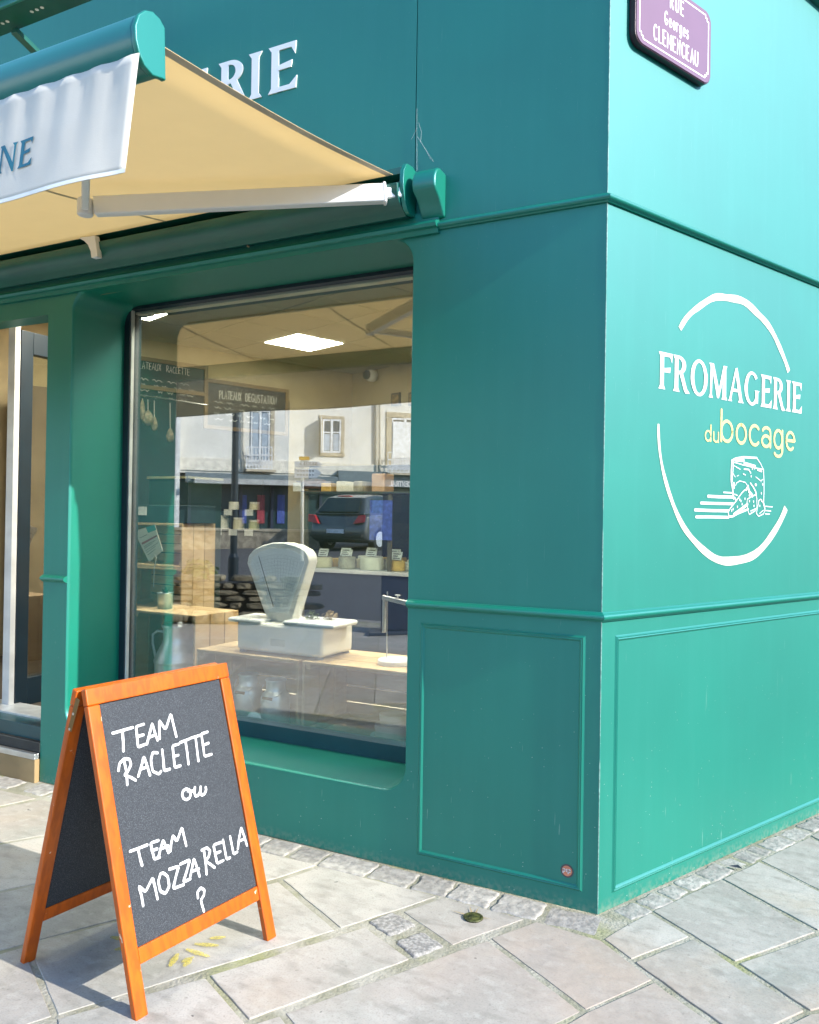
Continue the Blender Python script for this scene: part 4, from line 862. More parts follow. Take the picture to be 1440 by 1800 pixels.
# weighing scale
sx0, sx1 = on(415, 1125, 1, .50).x, on(566, 1130, 1, .50).x; zb = .681; scx = (sx0+sx1)/2
t = thing('weighing_scale', 'old cream fan-shaped shop scale with two white pans on the crates', 'scale', (scx, .63, zb))
IV = mat('cream_enamel', (.80, .78, .72), .3, var=.03, spec=.6)
mb = MB(); bz0, bz1 = on(490, 1150, 1, .5).z, on(490, 1098, 1, .5).z
mb.box((sx0, .50, bz0), (sx1, .80, bz1)); mb.build('base', IV, t, bevel=.022, seg=4)
mb = MB(); mb.box(((sx0+sx1)/2-.045, .4985, bz0+.04), ((sx0+sx1)/2+.045, .5015, bz0+.075)); mb.build('maker_plate', mat('cream_plate', (.58, .55, .48), .4), t)
for fx in (sx0+.03, sx1-.03):
    for fy in (.525, .775):
        mb = MB(); mb.lathe([(.02, 0), (.02, .012), (.012, .014), (.012, max(.02, bz0-zb+.008))], (fx, fy, zb), 16); mb.build('foot', mat('rubber_foot', (.2, .2, .2), .6), t)
fy = .60
def fpt(x, y, yy=fy): q = on(x, y, 1, fy); return V((q.x, yy, q.z))
fan = [(470, 1092), (434, 990)] + [(437, 977), (445, 967), (460, 959), (478, 954), (500, 954), (520, 959), (535, 967), (541, 976), (543, 988)] + [(512, 1092)]
mb = MB(); mb.prism([fpt(*p) for p in fan], (0, .085, 0)); mb.build('fan_housing', IV, t, bevel=.007, seg=3)
fan2 = [(475, 1076), (441, 991), (445, 980), (458, 970), (478, 964), (500, 964), (518, 969), (532, 977), (536, 989), (507, 1078)]
mb = MB(); mb.prism([fpt(*p, fy-.001) for p in fan2], (0, -.004, 0)); DIAL = mat('dial_face', (.80, .84, .84), .35, var=.03); dl = mb.build('dial', DIAL, t)
mb = MB()
for k in range(15):
    f = k/14; a = (447+f*84, 985-abs(.5-f)*-6-10*math.sin(math.pi*f)); b = (476+f*30, 1066)
    mb.ribbon([fpt(*a, fy-.0058), fpt(*b, fy-.0058)], (0, -1, 0), .0010, caps=False)
for k in range(16):
    g = k/15; mb.ribbon([fpt(447+29*g+f*(84-54*g), 985+81*g-(10-10*g)*math.sin(math.pi*f), fy-.0061) for f in [i/10 for i in range(11)]], (0, -1, 0), .0009, caps=False)
mb.build('dial_rules', mat('dial_ink', (.30, .34, .36), .6), dl, fix=False)
mb = MB(); mb.ribbon([fpt(456, 977, fy-.0066), fpt(482, 1066, fy-.0066)], (0, -1, 0), .004, caps=False); mb.build('needle', BLACK, dl, fix=False)
mb = MB(); mb.prism([fpt(*p, fy-.004) for p in ((464, 1103), (466, 1088), (474, 1078), (492, 1074), (508, 1079), (517, 1090), (518, 1106))], (0, .10, 0)); mb.build('neck', IV, t, bevel=.008)
def tray(x0, x1, y, lb):
    a, b = on(x0, y, 1, .52), on(x1, y, 1, .52); mb = MB(); mb.box((a.x, .50, a.z-.012), (b.x, .74, a.z+.012)); q = mb.build('pan', WHITEM, t, bevel=.011, seg=3)
    mb = MB(); mb.tube([((a.x+b.x)/2, .62, bz1-.005), ((a.x+b.x)/2, .62, a.z-.012)], .012, 10); mb.build('pan_post', IV, q)
    return a.z+.0125
tz = tray(404, 462, 1088, ''); tz = tray(500, 590, 1094, '')
# dried flower tufts
def tuft(c, r_, n, m, name, lb, cat):
    mb = MB()
    for i in range(n):
        a, e = rnd.uniform(0, 6.28), rnd.uniform(.15, 1.4); d = V((math.cos(a)*math.cos(e), math.sin(a)*math.cos(e), math.sin(e))); l_ = r_*rnd.uniform(.5, 1); tip = c+d*l_
        sd_ = d.cross(V((0, 0, 1))).normalized()*.0012; mb.add([c-sd_, c+sd_, tip], [(0, 1, 2)])
        q = d.orthogonal().normalized()*r_*.10; p_ = d.cross(q); mb.add([tip-q, tip+p_*1.1, tip+q, tip-p_*1.1+d*.002], [(0, 1, 2, 3)])
    return tag(mb.build(name, m, fix=False), lb, cat)
DRY = mat('dry_flower', (.36, .27, .15), .9, var=.3, scale=80); GRN = mat('herb_green', (.10, .14, .04), .8, var=.4, scale=60)
tuft(on(335, 1066, 2, CT+.006), .035, 120, DRY, 'dried_flowers', 'bunch of beige dried flowers on the tall crate', 'dried flowers')
tuft(V((on(548, 1085, 1, .62).x, .62, tz)), .05, 90, GRN, 'herb_sprig', 'green and straw herb sprig lying on the right scale pan', 'herbs')
tuft(V((on(580, 1085, 1, .66).x, .66, tz)), .05, 110, DRY, 'dried_flowers', 'straw coloured dried flowers on the right scale pan', 'dried flowers')
# zinc pot with a succulent and a clipped leaflet
pc_ = on(290, 1060, 1, .78); pc_.z = CT+.001
t = thing('zinc_pot', 'small zinc pot with a dark green succulent on the tall crate', 'plant pot', pc_)
mb = MB(); mb.lathe([(.042, 0), (.047, .092), (.049, .096), (.045, .097), (.043, .08)], pc_, 28); mb.build('pot', ZINC, t, smooth=True)
mb = MB()
for i in range(60):
    a, e = rnd.uniform(0, 6.28), rnd.uniform(.3, 1.5); d = V((math.cos(a)*math.cos(e), math.sin(a)*math.cos(e), math.sin(e))); sd_ = d.cross(V((0, 0, 1.01))).normalized()*.005; c = pc_+V((0, 0, .085))
    l_ = rnd.uniform(.035, .06); mb.add([c, c+d*l_*.5+sd_, c+d*l_, c+d*l_*.5-sd_], [(0, 1, 2, 3)])
mb.build('foliage', mat('succulent', (.02, .06, .03), .5, var=.5), t, fix=False)
lf = thing('leaflet', 'tilted printed leaflet with teal corner clipped on a wire stand', 'leaflet', pc_)
qd = [on(*p, 1, .76) for p in ((236, 934), (272, 922), (286, 968), (262, 988))]
mb = MB(); mb.prism(qd, (0, .002, 0)); sheet = mb.build('sheet', mat('leaflet_paper', (.68, .62, .52), .6, var=.04), lf)
def lq(a, b): return (qd[0].lerp(qd[1], a)).lerp(qd[3].lerp(qd[2], a), b)+V((0, -.0012, 0))
mb = MB(); mb.add([lq(.58, .0), lq(1, .0), lq(1, .2), lq(.58, .2)], [(0, 1, 2, 3)]); mb.build('teal_corner', mat('teal_card', (.03, .30, .27), .5), sheet, fix=False)
mb = MB(); mb.add([lq(.08, .40), lq(.95, .38), lq(.95, .44), lq(.08, .46)], [(0, 1, 2, 3)]); mb.build('red_band', mat('red_card', (.30, .03, .05), .5), sheet, fix=False)
mb = MB()
for v_, l_ in ((.24, .4), (.53, .7), (.58, .5), (.66, .8), (.72, .6), (.8, .55)): mb.add([lq(.1, v_), lq(.1+l_, v_-.01), lq(.1+l_, v_+.005), lq(.1, v_+.015)], [(0, 1, 2, 3)])
mb.build('printed_lines', mat('ink', (.08, .08, .09), .6), sheet, fix=False)
mb = MB(); mb.tube([on(x, y, 1, .755) for x, y in ((270, 1032), (271, 1000), (275, 980), (272, 975), (268, 980))], .0028, 8); mb.build('wire_stand', STEEL, lf)
# round cheese boxes
bx_ = on(690, 1310, 1, .54).x
for k, (r_, h_, dz, dx_, lb) in enumerate(((.098, .058, .3065, 0, 'largest round wooden cheese box at the bottom of the stack by the window edge'), (.084, .052, .3655, .008, 'middle round wooden cheese box of the stack by the window edge'), (.066, .048, .4185, .012, 'smallest round cheese box on top of the stack by the window edge'))):
    t = thing('cheese_box', lb, 'cheese box', (bx_+dx_, .52, dz), 'stacked round cheese boxes'); c = V((bx_+dx_, .52, dz))
    mb = MB(); mb.lathe([(r_-.003, 0), (r_-.003, h_*.55)], c, 40); mb.build('box', mat('poplar', (.62, .54, .43), .6, var=.08, scale=20), t)
    mb = MB(); mb.lathe([(r_, h_*.5), (r_, h_), (r_-.004, h_+.0005)], c, 40); mb.build('lid', mat('poplar_lid', (.66, .58, .48), .6, var=.06), t, bevel=.001)
# white raclette stand on the right crate
px_ = .62; t = thing('raclette_stand', 'white clamp arm and rod of a raclette stand beside the window edge', 'raclette stand', (on(690, 1170, 1, px_).x, px_, .682))
c = V((on(694, 1172, 1, px_).x, px_, .682))
mb = MB(); mb.lathe([(.085, 0), (.085, .02), (.078, .026)], c, 36); mb.build('base', WHITEM, t, bevel=.003)
def rq(x, y): return on(x, y, 1, px_)
mb = MB(); mb.tube([rq(681, 1040), rq(680, 1165)], .0035, 8); mb.build('rod', STEEL, t)
mb = MB(); mb.beam(rq(673, 1050), rq(740, 1066), (0, .012, 0), (0, 0, .011)); mb.build('arm', WHITEM, t, bevel=.003)
mb = MB(); mb.beam(rq(676, 1052), rq(675, 1112), (0, .010, 0), (.007, 0, 0)); mb.build('post', WHITEM, t, bevel=.003)
mb = MB(); k_ = rq(699, 1052); mb.lathe([(.004, 0), (.004, .012), (.014, .013), (.014, .018)], k_, 16); mb.build('knob', WHITEM, t)

# ------------------------------------------------------------------ cheese counter
cy = 3.2
def cpt(x, y, yy=cy): return on(x, y, 1, yy)
cl, crr = cpt(536, 1000).x, cpt(727, 1000).x+1.0
t = thing('cheese_counter', 'long navy cheese counter with glass screen deep in the shop', 'counter', ((cl+crr)/2, cy+.4, .1))
mb = MB(); mb.box((cl, cy, .1), (crr, cy+.8, .90)); mb.build('base', mat('navy_counter', (.010, .018, .035), .4), t, bevel=.005)
mb = MB(); mb.box((cl-.02, cy-.03, .901), (crr, cy+.85, .935)); mb.build('deck', mat('steel_deck', (.55, .56, .55), .35), t, bevel=.004)
gz = cpt(620, 866).z
mb = MB(); mb.box((cl, cy-.02, .936), (crr, cy-.014, gz-.01)); mb.build('front_glass', GLASS2, t)
mb = MB(); mb.box((cl, cy-.03, gz-.009), (crr, cy+.4, gz+.009)); mb.build('glass_top', mat('dark_shelf', (.05, .07, .06), .3), t, bevel=.002)
for px in (538, 685):
    p = cpt(px, 950); mb = MB(); mb.box((p.x-.015, cy-.012, .936), (p.x+.015, cy+.018, gz-.01)); mb.build('post', mat('bronze_post', (.16, .14, .10), .4), t)
CH_ = [mat('cheese_pale', (.70, .60, .40), .6, var=.08, scale=12), mat('cheese_gold', (.60, .38, .10), .6, var=.15, scale=12), mat('cheese_white', (.72, .68, .58), .7, var=.08, scale=12), mat('cheese_grey', (.42, .38, .30), .8, var=.25, scale=14)]
PLACES = ['far left of the counter', 'left part of the counter', 'left of the middle of the counter', 'middle of the counter', 'right of the middle of the counter', 'right part of the counter', 'far right of the counter']
for k in range(14):
    f = k/13; x = cl+.12+f*(crr-cl-1.0); yy = cy+.12+.28*(k % 3); r_ = rnd.uniform(.07, .11); h_ = rnd.uniform(.06, .12); kind = k % 3; zz = .9355
    place = PLACES[min(6, int(f*6.99))]; depth = ('front row', 'middle row', 'back row')[k % 3]; hue = ('pale', 'golden', 'white', 'grey')[k % 4]
    c = V((x, yy, zz)); shp = ('wheel', 'wedge', 'block')[kind]
    t = thing('cheese_portion' if kind else 'whole_cheese', '%s cheese %s, %s, %s' % (hue, shp, depth, place), 'cheese', c, 'cheeses laid out on the counter')
    mb = MB()
    if kind == 0: mb.lathe([(r_*.96, 0), (r_, h_*.3), (r_, h_*.7), (r_*.95, h_)], c, 28)
    elif kind == 1:
        a0 = rnd.uniform(3.6, 4.8); R2 = r_*2; mb.prism([c] + [c+V((R2*math.cos(a0+i*.12), R2*math.sin(a0+i*.12), 0)) for i in range(8)], (0, 0, h_))
    else: mb.box((x-r_, yy-r_*.6, zz), (x+r_, yy+r_*.6, zz+h_))
    mb.build('body', CH_[k % 4], t, bevel=.006)
    tc_ = c+V((rnd.uniform(-.03, .03), -.01, h_+.004)); mb = MB(); mb.obox(tc_+V((0, 0, .04)), V((.05, 0, 0)), V((0, .014, .034)), V((0, .0012, -.0005))); cd_ = mb.build('price_card', WHITE, t)
    mb = MB()
    for q in range(3): mb.ribbon([tc_+V((-.036, -.0035-.004*(1-q)*0, .055-.018*q))+V((0, (.015-.018*q)*.41, 0)), tc_+V((.036-.02*(q % 2), -.0035, .055-.018*q))+V((0, (.015-.018*q)*.41, 0))], (0, -1, .4), .008, caps=False)
    mb.build('price_print', MATS['ink'], cd_, fix=False)
mb = MB(); mb.box((cl-.9, cy+1.35, .1), (crr, cy+1.6, 1.95)); tag(mb.build('back_cabinet', mat('cold_cabinet', (.022, .035, .03), .3, var=.2), bevel=.006), 'dark tall cold cabinet along the wall behind the cheese counter', 'cabinet')
# goods on the counter's glass top
p = cpt(537, 862); t = thing('bread_basket', 'dark wire bread basket with price card on the counter top', 'basket', (p.x, cy+.15, gz+.01))
for k in range(4):
    mb = MB(); rr_ = .11+.012*k; mb.tube([V((p.x+rr_*1.25*math.cos(a*.3142), cy+.15+rr_*math.sin(a*.3142), gz+.016+.03*k)) for a in range(20)], .004, 6, closed=True); mb.build('hoop', mat('basket_wire', (.10, .06, .04), .6), t)
mb = MB(); mb.lathe([(.12, .05), (.13, .09), (.09, .125), (.02, .135)], (p.x, cy+.15, gz), 20); mb.build('loaf', mat('dark_loaf', (.10, .05, .03), .8, var=.4, scale=20), t, smooth=True)
mb = MB(); mb.box((p.x-.13, cy-.01, gz+.012), (p.x-.04, cy-.007, gz+.09)); mb.build('price_card', CHALK, t)
for k, (px, wd, m_, lb) in enumerate(((566, .10, CH_[1], 'golden cheese block beside the bread basket'), (592, .085, CH_[2], 'first pale wrapped cheese right of the golden block'), (607, .085, CH_[2], 'second pale wrapped cheese right of the golden block'), (622, .085, CH_[3], 'third grey wrapped cheese right of the golden block'), (658, .12, mat('kraft', (.52, .33, .20), .8), 'kraft cardboard box on the counter top near the window edge'))):
    p = cpt(px, 860); nm = 'cardboard_box' if k == 4 else 'wrapped_cheese'
    mb = MB(); mb.box((p.x-wd*.55, cy+.06, gz+.0095), (p.x+wd*.55, cy+.24, gz+(.17 if k == 4 else .09+.015*(k % 2)))); tag(mb.build(nm, m_, bevel=.012, seg=3), lb, 'box' if k == 4 else 'cheese')
# blue poster and jars shelf behind
p = cpt(668, 900, cy-.05); mb = MB(); mb.box((p.x-.11, cy-.034, p.z-.24), (p.x+.11, cy-.031, p.z+.1)); tag(mb.build('blue_poster', mat('blue_poster', (.05, .09, .35), .5, var=.3, scale=30)), 'blue printed poster on the counter glass under the kraft box', 'poster')
sy = 3.3; a, b = on(318, 895, 1, sy), on(445, 932, 1, sy)
t = thing('jar_shelf', 'dark wall shelf unit with two boards holding jars', 'shelf', ((a.x+b.x)/2, sy+.15, .1))
for zz in (a.z, b.z): 
    mb = MB(); mb.box((a.x-.1, sy, zz-.015), (b.x+.1, sy+.3, zz)); mb.build('board', BLACK, t)
for xx in (a.x-.115, b.x+.1):
    mb = MB(); mb.box((xx, sy, .1), (xx+.015, sy+.3, a.z+.3)); mb.build('upright', BLACK, t)
JAR = [mat('jar_cream', (.55, .50, .34), .35, var=.1), mat('jar_straw', (.42, .40, .20), .35, var=.1), mat('jar_pale', (.62, .60, .52), .35, var=.1)]
ORD = ['first', 'second', 'third', 'fourth', 'fifth', 'sixth']
for row_, (zz, n) in enumerate(((b.z, 5), (a.z, 4))):
    for k in range(n):
        x = a.x+.1+(b.x-a.x-.15)*k/(n-1); r_, h_ = (.055, .16-.02*k) if row_ == 0 else (.05, .06)
        t = thing('jar', '%s jar from the left on the %s board of the dark shelf' % (ORD[k], ('lower', 'upper')[row_]), 'jar', (x, sy+.08, zz), 'jars on the dark shelf')
        mb = MB(); mb.lathe([(r_, .001), (r_, h_*.85), (r_*.85, h_)], (x, sy+.08, zz), 20); mb.build('glass_body', JAR[k % 3], t, smooth=False, bevel=.004)
        mb = MB(); mb.lathe([(r_*.95, h_+.0005), (r_*.95, h_+.018)], (x, sy+.08, zz), 20); mb.build('lid', CH_[2], t)
        mb = MB(); mb.box((x-.05, sy-.006, zz-.055), (x+.05, sy-.003, zz+.005)); mb.build('price_card', CHALK, t)

# ================================================================== across the street (seen in the window)
fm = V((-math.sin(YAW), -math.cos(YAW), 0)); rr = V((math.cos(YAW), -math.sin(YAW), 0)); DD = 30.0
O0 = MC+fm*DD; ND = V((math.sin(YAW+R(20)), math.cos(YAW+R(20)), 0)); rr = V((ND.y, -ND.x, 0))
def op(x, y, o=0):
    d = mray(x, y); n = ND; p0 = O0+ND*o; return MC+d*((p0-MC).dot(n)/d.dot(n))
def depth(x, y, dd): return MC+mray(x, y)*dd
RENDER_ = mat('white_render', (.74, .72, .66), .9, var=.06, scale=1.5, bump=.6, bscale=8)
STONE = mat('dressed_stone', (.48, .42, .31), .9, var=.15, scale=5, bump=.2)
ob = thing('opposite_house', 'white rendered house with shopfront across the street', 'house', (O0.x, O0.y, .8))
def orect(nm, x0, y0, x1, y1, o0, o1, m, parent=None, bevel=0):
    ps = [op(x, y, o0) for x, y in ((x0, y1), (x1, y1), (x1, y0), (x0, y0))]; zl_, zh_ = min(ps[0].z, ps[1].z), max(ps[2].z, ps[3].z)
    zl_ = (ps[0].z+ps[1].z)/2; zh_ = (ps[2].z+ps[3].z)/2
    a, b = (ps[0]+ps[3])/2, (ps[1]+ps[2])/2; mb = MB()
    mb.prism([V((a.x, a.y, zl_)), V((b.x, b.y, zl_)), V((b.x, b.y, zh_)), V((a.x, a.y, zh_))], ND*(o1-o0)); return mb.build(nm, m, parent or ob, bevel=bevel)
orect('wall', -350, 480, 1150, 838, -.3, 0, RENDER_)
orect('string_course', -350, 812, 1150, 833, .0, .06, mat('cream_band', (.74, .70, .60), .85))
orect('corner_pier', 268, 600, 316, 945, .0, .35, mat('pier_white', (.72, .72, .70), .8))
DKG = mat('dark_shop', (.02, .05, .055), .25); SLT = mat('shop_fascia', (.13, .17, .19), .5)
orect('shop_front', -350, 838, 1150, 980, -.5, -.3, DKG)
orect('shop_fascia', 325, 835, 590, 852, .0, .35, SLT); orect('shop_fascia', 592, 838, 1150, 862, .0, .25, SLT)
orect('shop_canopy', 340, 844, 575, 853, .3501, .9, mat('grey_canvas', (.42, .43, .42), .8))
for k, x in enumerate((330, 420, 475, 560, 640, 720, 800)): orect('shop_mullion', x, 853, x+5, 960, -.2999, -.2, mat('mullion', (.02, .03, .06), .4))
for k, (x, m_) in enumerate(((420, 'blue_poster'), (487, 'blue_poster'), (452, 'red_card'))): orect('shop_poster', x, 870, x+13, 920, -.299, -.25, MATS[m_])
WF = mat('window_white', (.74, .75, .76), .5); PANE = glass('house_pane', 1.6, (.25, .3, .33))
def owin(x0, y0, x1, y1, sur=5):
    if sur:
        orect('window_surround', x0-sur, y0-sur, x1+sur, y0-.5, .0, .05, STONE); orect('window_surround', x0-sur, y1+.5, x1+sur, y1+sur, .0, .07, STONE)
        orect('window_surround', x0-sur, y0-.4, x0-.3, y1+.4, .0, .05, STONE); orect('window_surround', x1+.3, y0-.4, x1+sur, y1+.4, .0, .05, STONE)
    fr_ = orect('window', x0, y0, x1, y1, .002, .02, mat('dark_room', (.03, .06, .09), .15))
    w_ = (x1-x0); xm = (x0+x1)/2
    for a in ((x0, y0, x0+2.5, y1), (x1-2.5, y0, x1, y1), (xm-2, y0, xm+2, y1), (x0+2.5, y0, xm-2, y0+3), (xm+2, y0, x1-2.5, y0+3), (x0+2.5, y1-3, xm-2, y1), (xm+2, y1-3, x1-2.5, y1), (x0+2.5, y0+22, xm-2, y0+24), (xm+2, y0+22, x1-2.5, y0+24)):
        orect('sash_bar', *a, .0201, .045, WF, fr_)
    for a in ((x0+3, y0+26, xm-3, y1-4), (xm+3, y0+26, x1-3, y1-4)): orect('net_curtain', *a, .0202, .024, mat('net', (.38, .45, .52), .8), fr_)
def rail(x0, x1, y0, y1):
    mb = MB()
    for y in (y0, (y0*.65+y1*.35), y1-2): a, b = op(x0, y, .4), op(x1, y, .4); mb.beam(a, b, ND*.02, (0, 0, .02))
    n = 9
    for k in range(n): x = x0+(x1-x0)*k/(n-1); mb.beam(op(x, y0, .4), op(x, y1-1, .4), ND*.012, rr*.012)
    for k in range(n-1):
        xa = x0+(x1-x0)*k/(n-1); xb = x0+(x1-x0)*(k+1)/(n-1); mb.beam(op(xa, (y0+y1)/2, .4), op(xb, y1-4, .4), ND*.01, rr*.012); mb.beam(op(xb, (y0+y1)/2, .4), op(xa, y1-4, .4), ND*.01, rr*.012)
    mb.build('balcony_railing', WF, ob); orect('balcony_slab', x0-3, y1, x1+3, y1+4, .0601, .5, STONE)
owin(441, 700, 474, 822, 0); orect('window_surround', 475, 700, 482, 822, 0, .05, STONE); rail(433, 478, 786, 826)
owin(567, 737, 599, 796, 6); owin(688, 735, 735, 830, 9); rail(682, 740, 795, 832)
sh_ = [op(564, 735, .06), op(564, 797, .06)]; mb = MB(); mb.prism([sh_[1], sh_[0], sh_[0]+ND*.42-rr*.1, sh_[1]+ND*.42-rr*.1], rr*.03); mb.build('open_shutter', WF, ob)
orect('shutter', 690, 742, 729, 826, .0502, .09, mat('shutter_white', (.78, .79, .80), .5))
mb = MB()
for x in (662, 668, 427): mb.tube([op(x, 640, .1), op(x, 845, .1)], .045, 8)
mb.build('downpipe', mat('pipe_cream', (.55, .52, .44), .6), ob)
mb = MB(); p = op(722, 855, .2512); strokes(mb, 'CENTRAL', lambda u, v, o: p-rr*(-.02-u*.0)-rr*(u*0)+V((0, 0, v*.17)) - rr*0 + rr*(-u*.17), .045, ND, gap=.2); mb.build('shop_name', WHITE, ob, label='white capitals CENTRAL on the shop fascia', fix=False)
mb = MB(); a, b = op(-350, 478, .1), op(1150, 478, .1); zr = op(500, 480, 0).z
mb.prism([V((a.x, a.y, zr)), V((b.x, b.y, zr)), V((b.x, b.y, zr+2.2))-ND*4, V((a.x, a.y, zr+2.2))-ND*4], (0, 0, .15)); mb.build('roof', mat('slate_roof', (.10, .11, .13), .7), ob)
mb = MB(); mb.obox(O0+rr*(-4)-ND*4+V((0, 0, zr/2-O0.z+.2)), rr*15, ND*3.6, V((0, 0, zr/2+.2))); mb.build('rear_mass', RENDER_, ob)

# far low stone wall and near dry-stone wall
DSW = mat('far_rubble', (.36, .31, .23), .95, var=.3, scale=6, bump=.8, bscale=14)
overlay(DSW, noise_mask(DSW, 5.0, .10, .02, stretch=(1, 1, 2.2), voro=True), (.10, .09, .07))
d17 = 22.0; a, b = depth(180, 956, d17), depth(562, 958, d17); top = depth(400, 930, d17).z
t = thing('far_stone_wall', 'low pale stone wall beyond the road, seen in the window', 'stone wall', (a+b)/2)
mb = MB(); mb.prism([V((a.x, a.y, -.1)), V((b.x, b.y, -.1)), V((b.x, b.y, -.1))+fm*.35, V((a.x, a.y, -.1))+fm*.35], (0, 0, top+.05)); mb.build('rubble', DSW, t)
mb = MB(); mb.prism([V((a.x, a.y, top-.049))+ND*.03, V((b.x, b.y, top-.049))+ND*.03, V((b.x, b.y, top-.049))+fm*.38, V((a.x, a.y, top-.049))+fm*.38], (0, 0, .07)); mb.build('coping', STONE, t)
DRYS = mat('dry_stone', (.20, .175, .12), .95, var=.35, scale=9, bump=.8, bscale=25, objrand=.3)
a, b = mon(215, 1096, 2, 0), mon(520, 1100, 2, 0); dirw = (b-a).normalized(); nw = V((-dirw.y, dirw.x, 0)); nw = nw if nw.y > 0 else -nw; Lw = (b-a).length
t = thing('dry_stone_wall', 'dark mossy dry-stone wall at the pavement edge, seen in the window', 'stone wall', (a+b)/2)
mb = MB(); mb.prism([a-nw*.05, b-nw*.05, b-nw*.42, a-nw*.42], (0, 0, .52)); mb.build('core', mat('wall_core', (.03, .028, .02), 1), t)
z = 0.0; rowi = 0
while z < .56:
    hh = rnd.uniform(.08, .15) if rowi else .2; x = rnd.uniform(-.1, 0)
    while x < Lw:
        l_ = rnd.uniform(.12, .5); c = a+dirw*(x+l_/2)+V((0, 0, z+hh/2))-nw*.04; n = 9; mb = MB(); ring = []
        for k in range(n):
            an = 2*math.pi*k/n; ex = .8+rnd.uniform(-.06, .12); cx = math.copysign(abs(math.cos(an))**.6, math.cos(an))*l_*.5*ex; cz = math.copysign(abs(math.sin(an))**.6, math.sin(an))*hh*.5*ex; ring.append((cx, cz))
        mb.add([c+dirw*p+V((0, 0, q))-nw*.05 for p, q in ring]+[c+dirw*p*.98+V((0, 0, q*.98))+nw*.02 for p, q in ring]+[c+dirw*p*.7+V((0, 0, q*.7))+nw*(.05+rnd.uniform(0, .03)) for p, q in ring],
               [tuple(range(2*n, 3*n))]+[(k*n+i, k*n+(i+1) % n, (k+1)*n+(i+1) % n, (k+1)*n+i) for k in range(2) for i in range(n)])
        mb.build('stone', DRYS, t); x += l_-.01
    z += hh-.006; rowi += 1
tuft(a+dirw*Lw*.42+V((0, 0, .56))-nw*.2, .3, 160, GRN, 'grass_tuft', 'green grass tuft growing on the dark stone wall', 'grass')
# white line on the carriageway
a, b = mon(310, 985, 2, road_z(-9)), mon(450, 985, 2, road_z(-9)); mb = MB(); e_ = V((0, -.16, 0))
mb.add([V((p.x, p.y, road_z(p.y)+.006)) for p in (a, b, b+e_, a+e_)], [(0, 1, 2, 3)]); mb.build('road_marking', WHITE, kind='structure')
# lamp post
p = depth(410, 1000, 11.5); pz = road_z(p.y); t = thing('lamp_post', 'tall dark lamp post behind the dry-stone wall', 'lamp post', (p.x, p.y, pz))
mb = MB(); mb.lathe([(.075, 0), (.075, .9), (.05, .95), (.045, 5.0)], (p.x, p.y, pz), 16); mb.build('post', NAVY, t)
mb = MB(); mb.tube([(p.x, p.y, pz+5), (p.x+.3, p.y+.2, pz+5.25), (p.x+.8, p.y+.5, pz+5.3)], .04, 8); mb.build('arm', NAVY, t)
mb = MB(); mb.lathe([(.22, -.1), (.18, 0), (.05, .08)], (p.x+.8, p.y+.5, pz+5.3), 18); mb.build('lantern', NAVY, t)
# direction sign
dd = 19; p = depth(532, 930, dd); pz = road_z(p.y); t = thing('direction_sign', 'white direction arrows and a yellow plate on a post across the road', 'road sign', (p.x, p.y, pz))
def dp(x, y, o=0): return depth(x, y, dd)+ND*o
mb = MB(); mb.tube([V((p.x, p.y, pz)), dp(532, 802)], .04, 8); mb.build('post', STEEL, t)
SGN = mat('sign_white', (.62, .66, .70), .4)
for y0, y1, x1 in ((811, 822, 566), (824, 840, 564)):
    pts = [(517, y0), (x1-8, y0+.5), (x1, (y0+y1)/2), (x1-8, y1), (517, y1)]
    mb = MB(); mb.prism([dp(x, y, .05) for x, y in pts], ND*.03); o = mb.build('arrow_plate', SGN, t)
    mb = MB(); q = dp(x1-10, y1-3.5, .083); h_ = .07
    if y0 < 815: strokes(mb, 'NANTES', lambda u, v, o_: q-rr*u*h_*1.3+V((0, 0, v*h_*1.1)), .014, ND, gap=.25)
    else:
        for yy in (828, 835):
            for k in range(6): mb.ribbon([dp(521+k*5.3, yy, .083), dp(524+k*5.3, yy+.3, .083)], ND, .03, caps=False)
    mb.build('plate_lettering', MATS['ink'], o, fix=False)
mb = MB(); mb.prism([dp(x, y, .05) for x, y in ((525, 803), (543, 803), (543, 809), (525, 809))], ND*.03); mb.build('yellow_plate', mat('sign_yellow', (.75, .40, .02), .4), t)
# navy street totem standing on the pavement
p = mon(697, 1112, 2, 0); t = thing('street_totem', 'navy street totem on a flat base plate, reflected in the window', 'totem', (p.x, p.y, 0))
q = rr; zt_ = depth(697, 866, (p-MC).dot(fm)).z
mb = MB(); mb.obox(p+V((0, 0, zt_/2+.02)), rr*.20, fm*.09, V((0, 0, zt_/2-.02))); mb.build('panel', mat('navy_totem', (.008, .018, .045), .35), t, bevel=.01)
mb = MB(); mb.obox(p+V((0, 0, .02)), rr*.34, fm*.24, V((0, 0, .018))); mb.build('base_plate', mat('navy_plate', (.02, .035, .06), .4), t, bevel=.005)

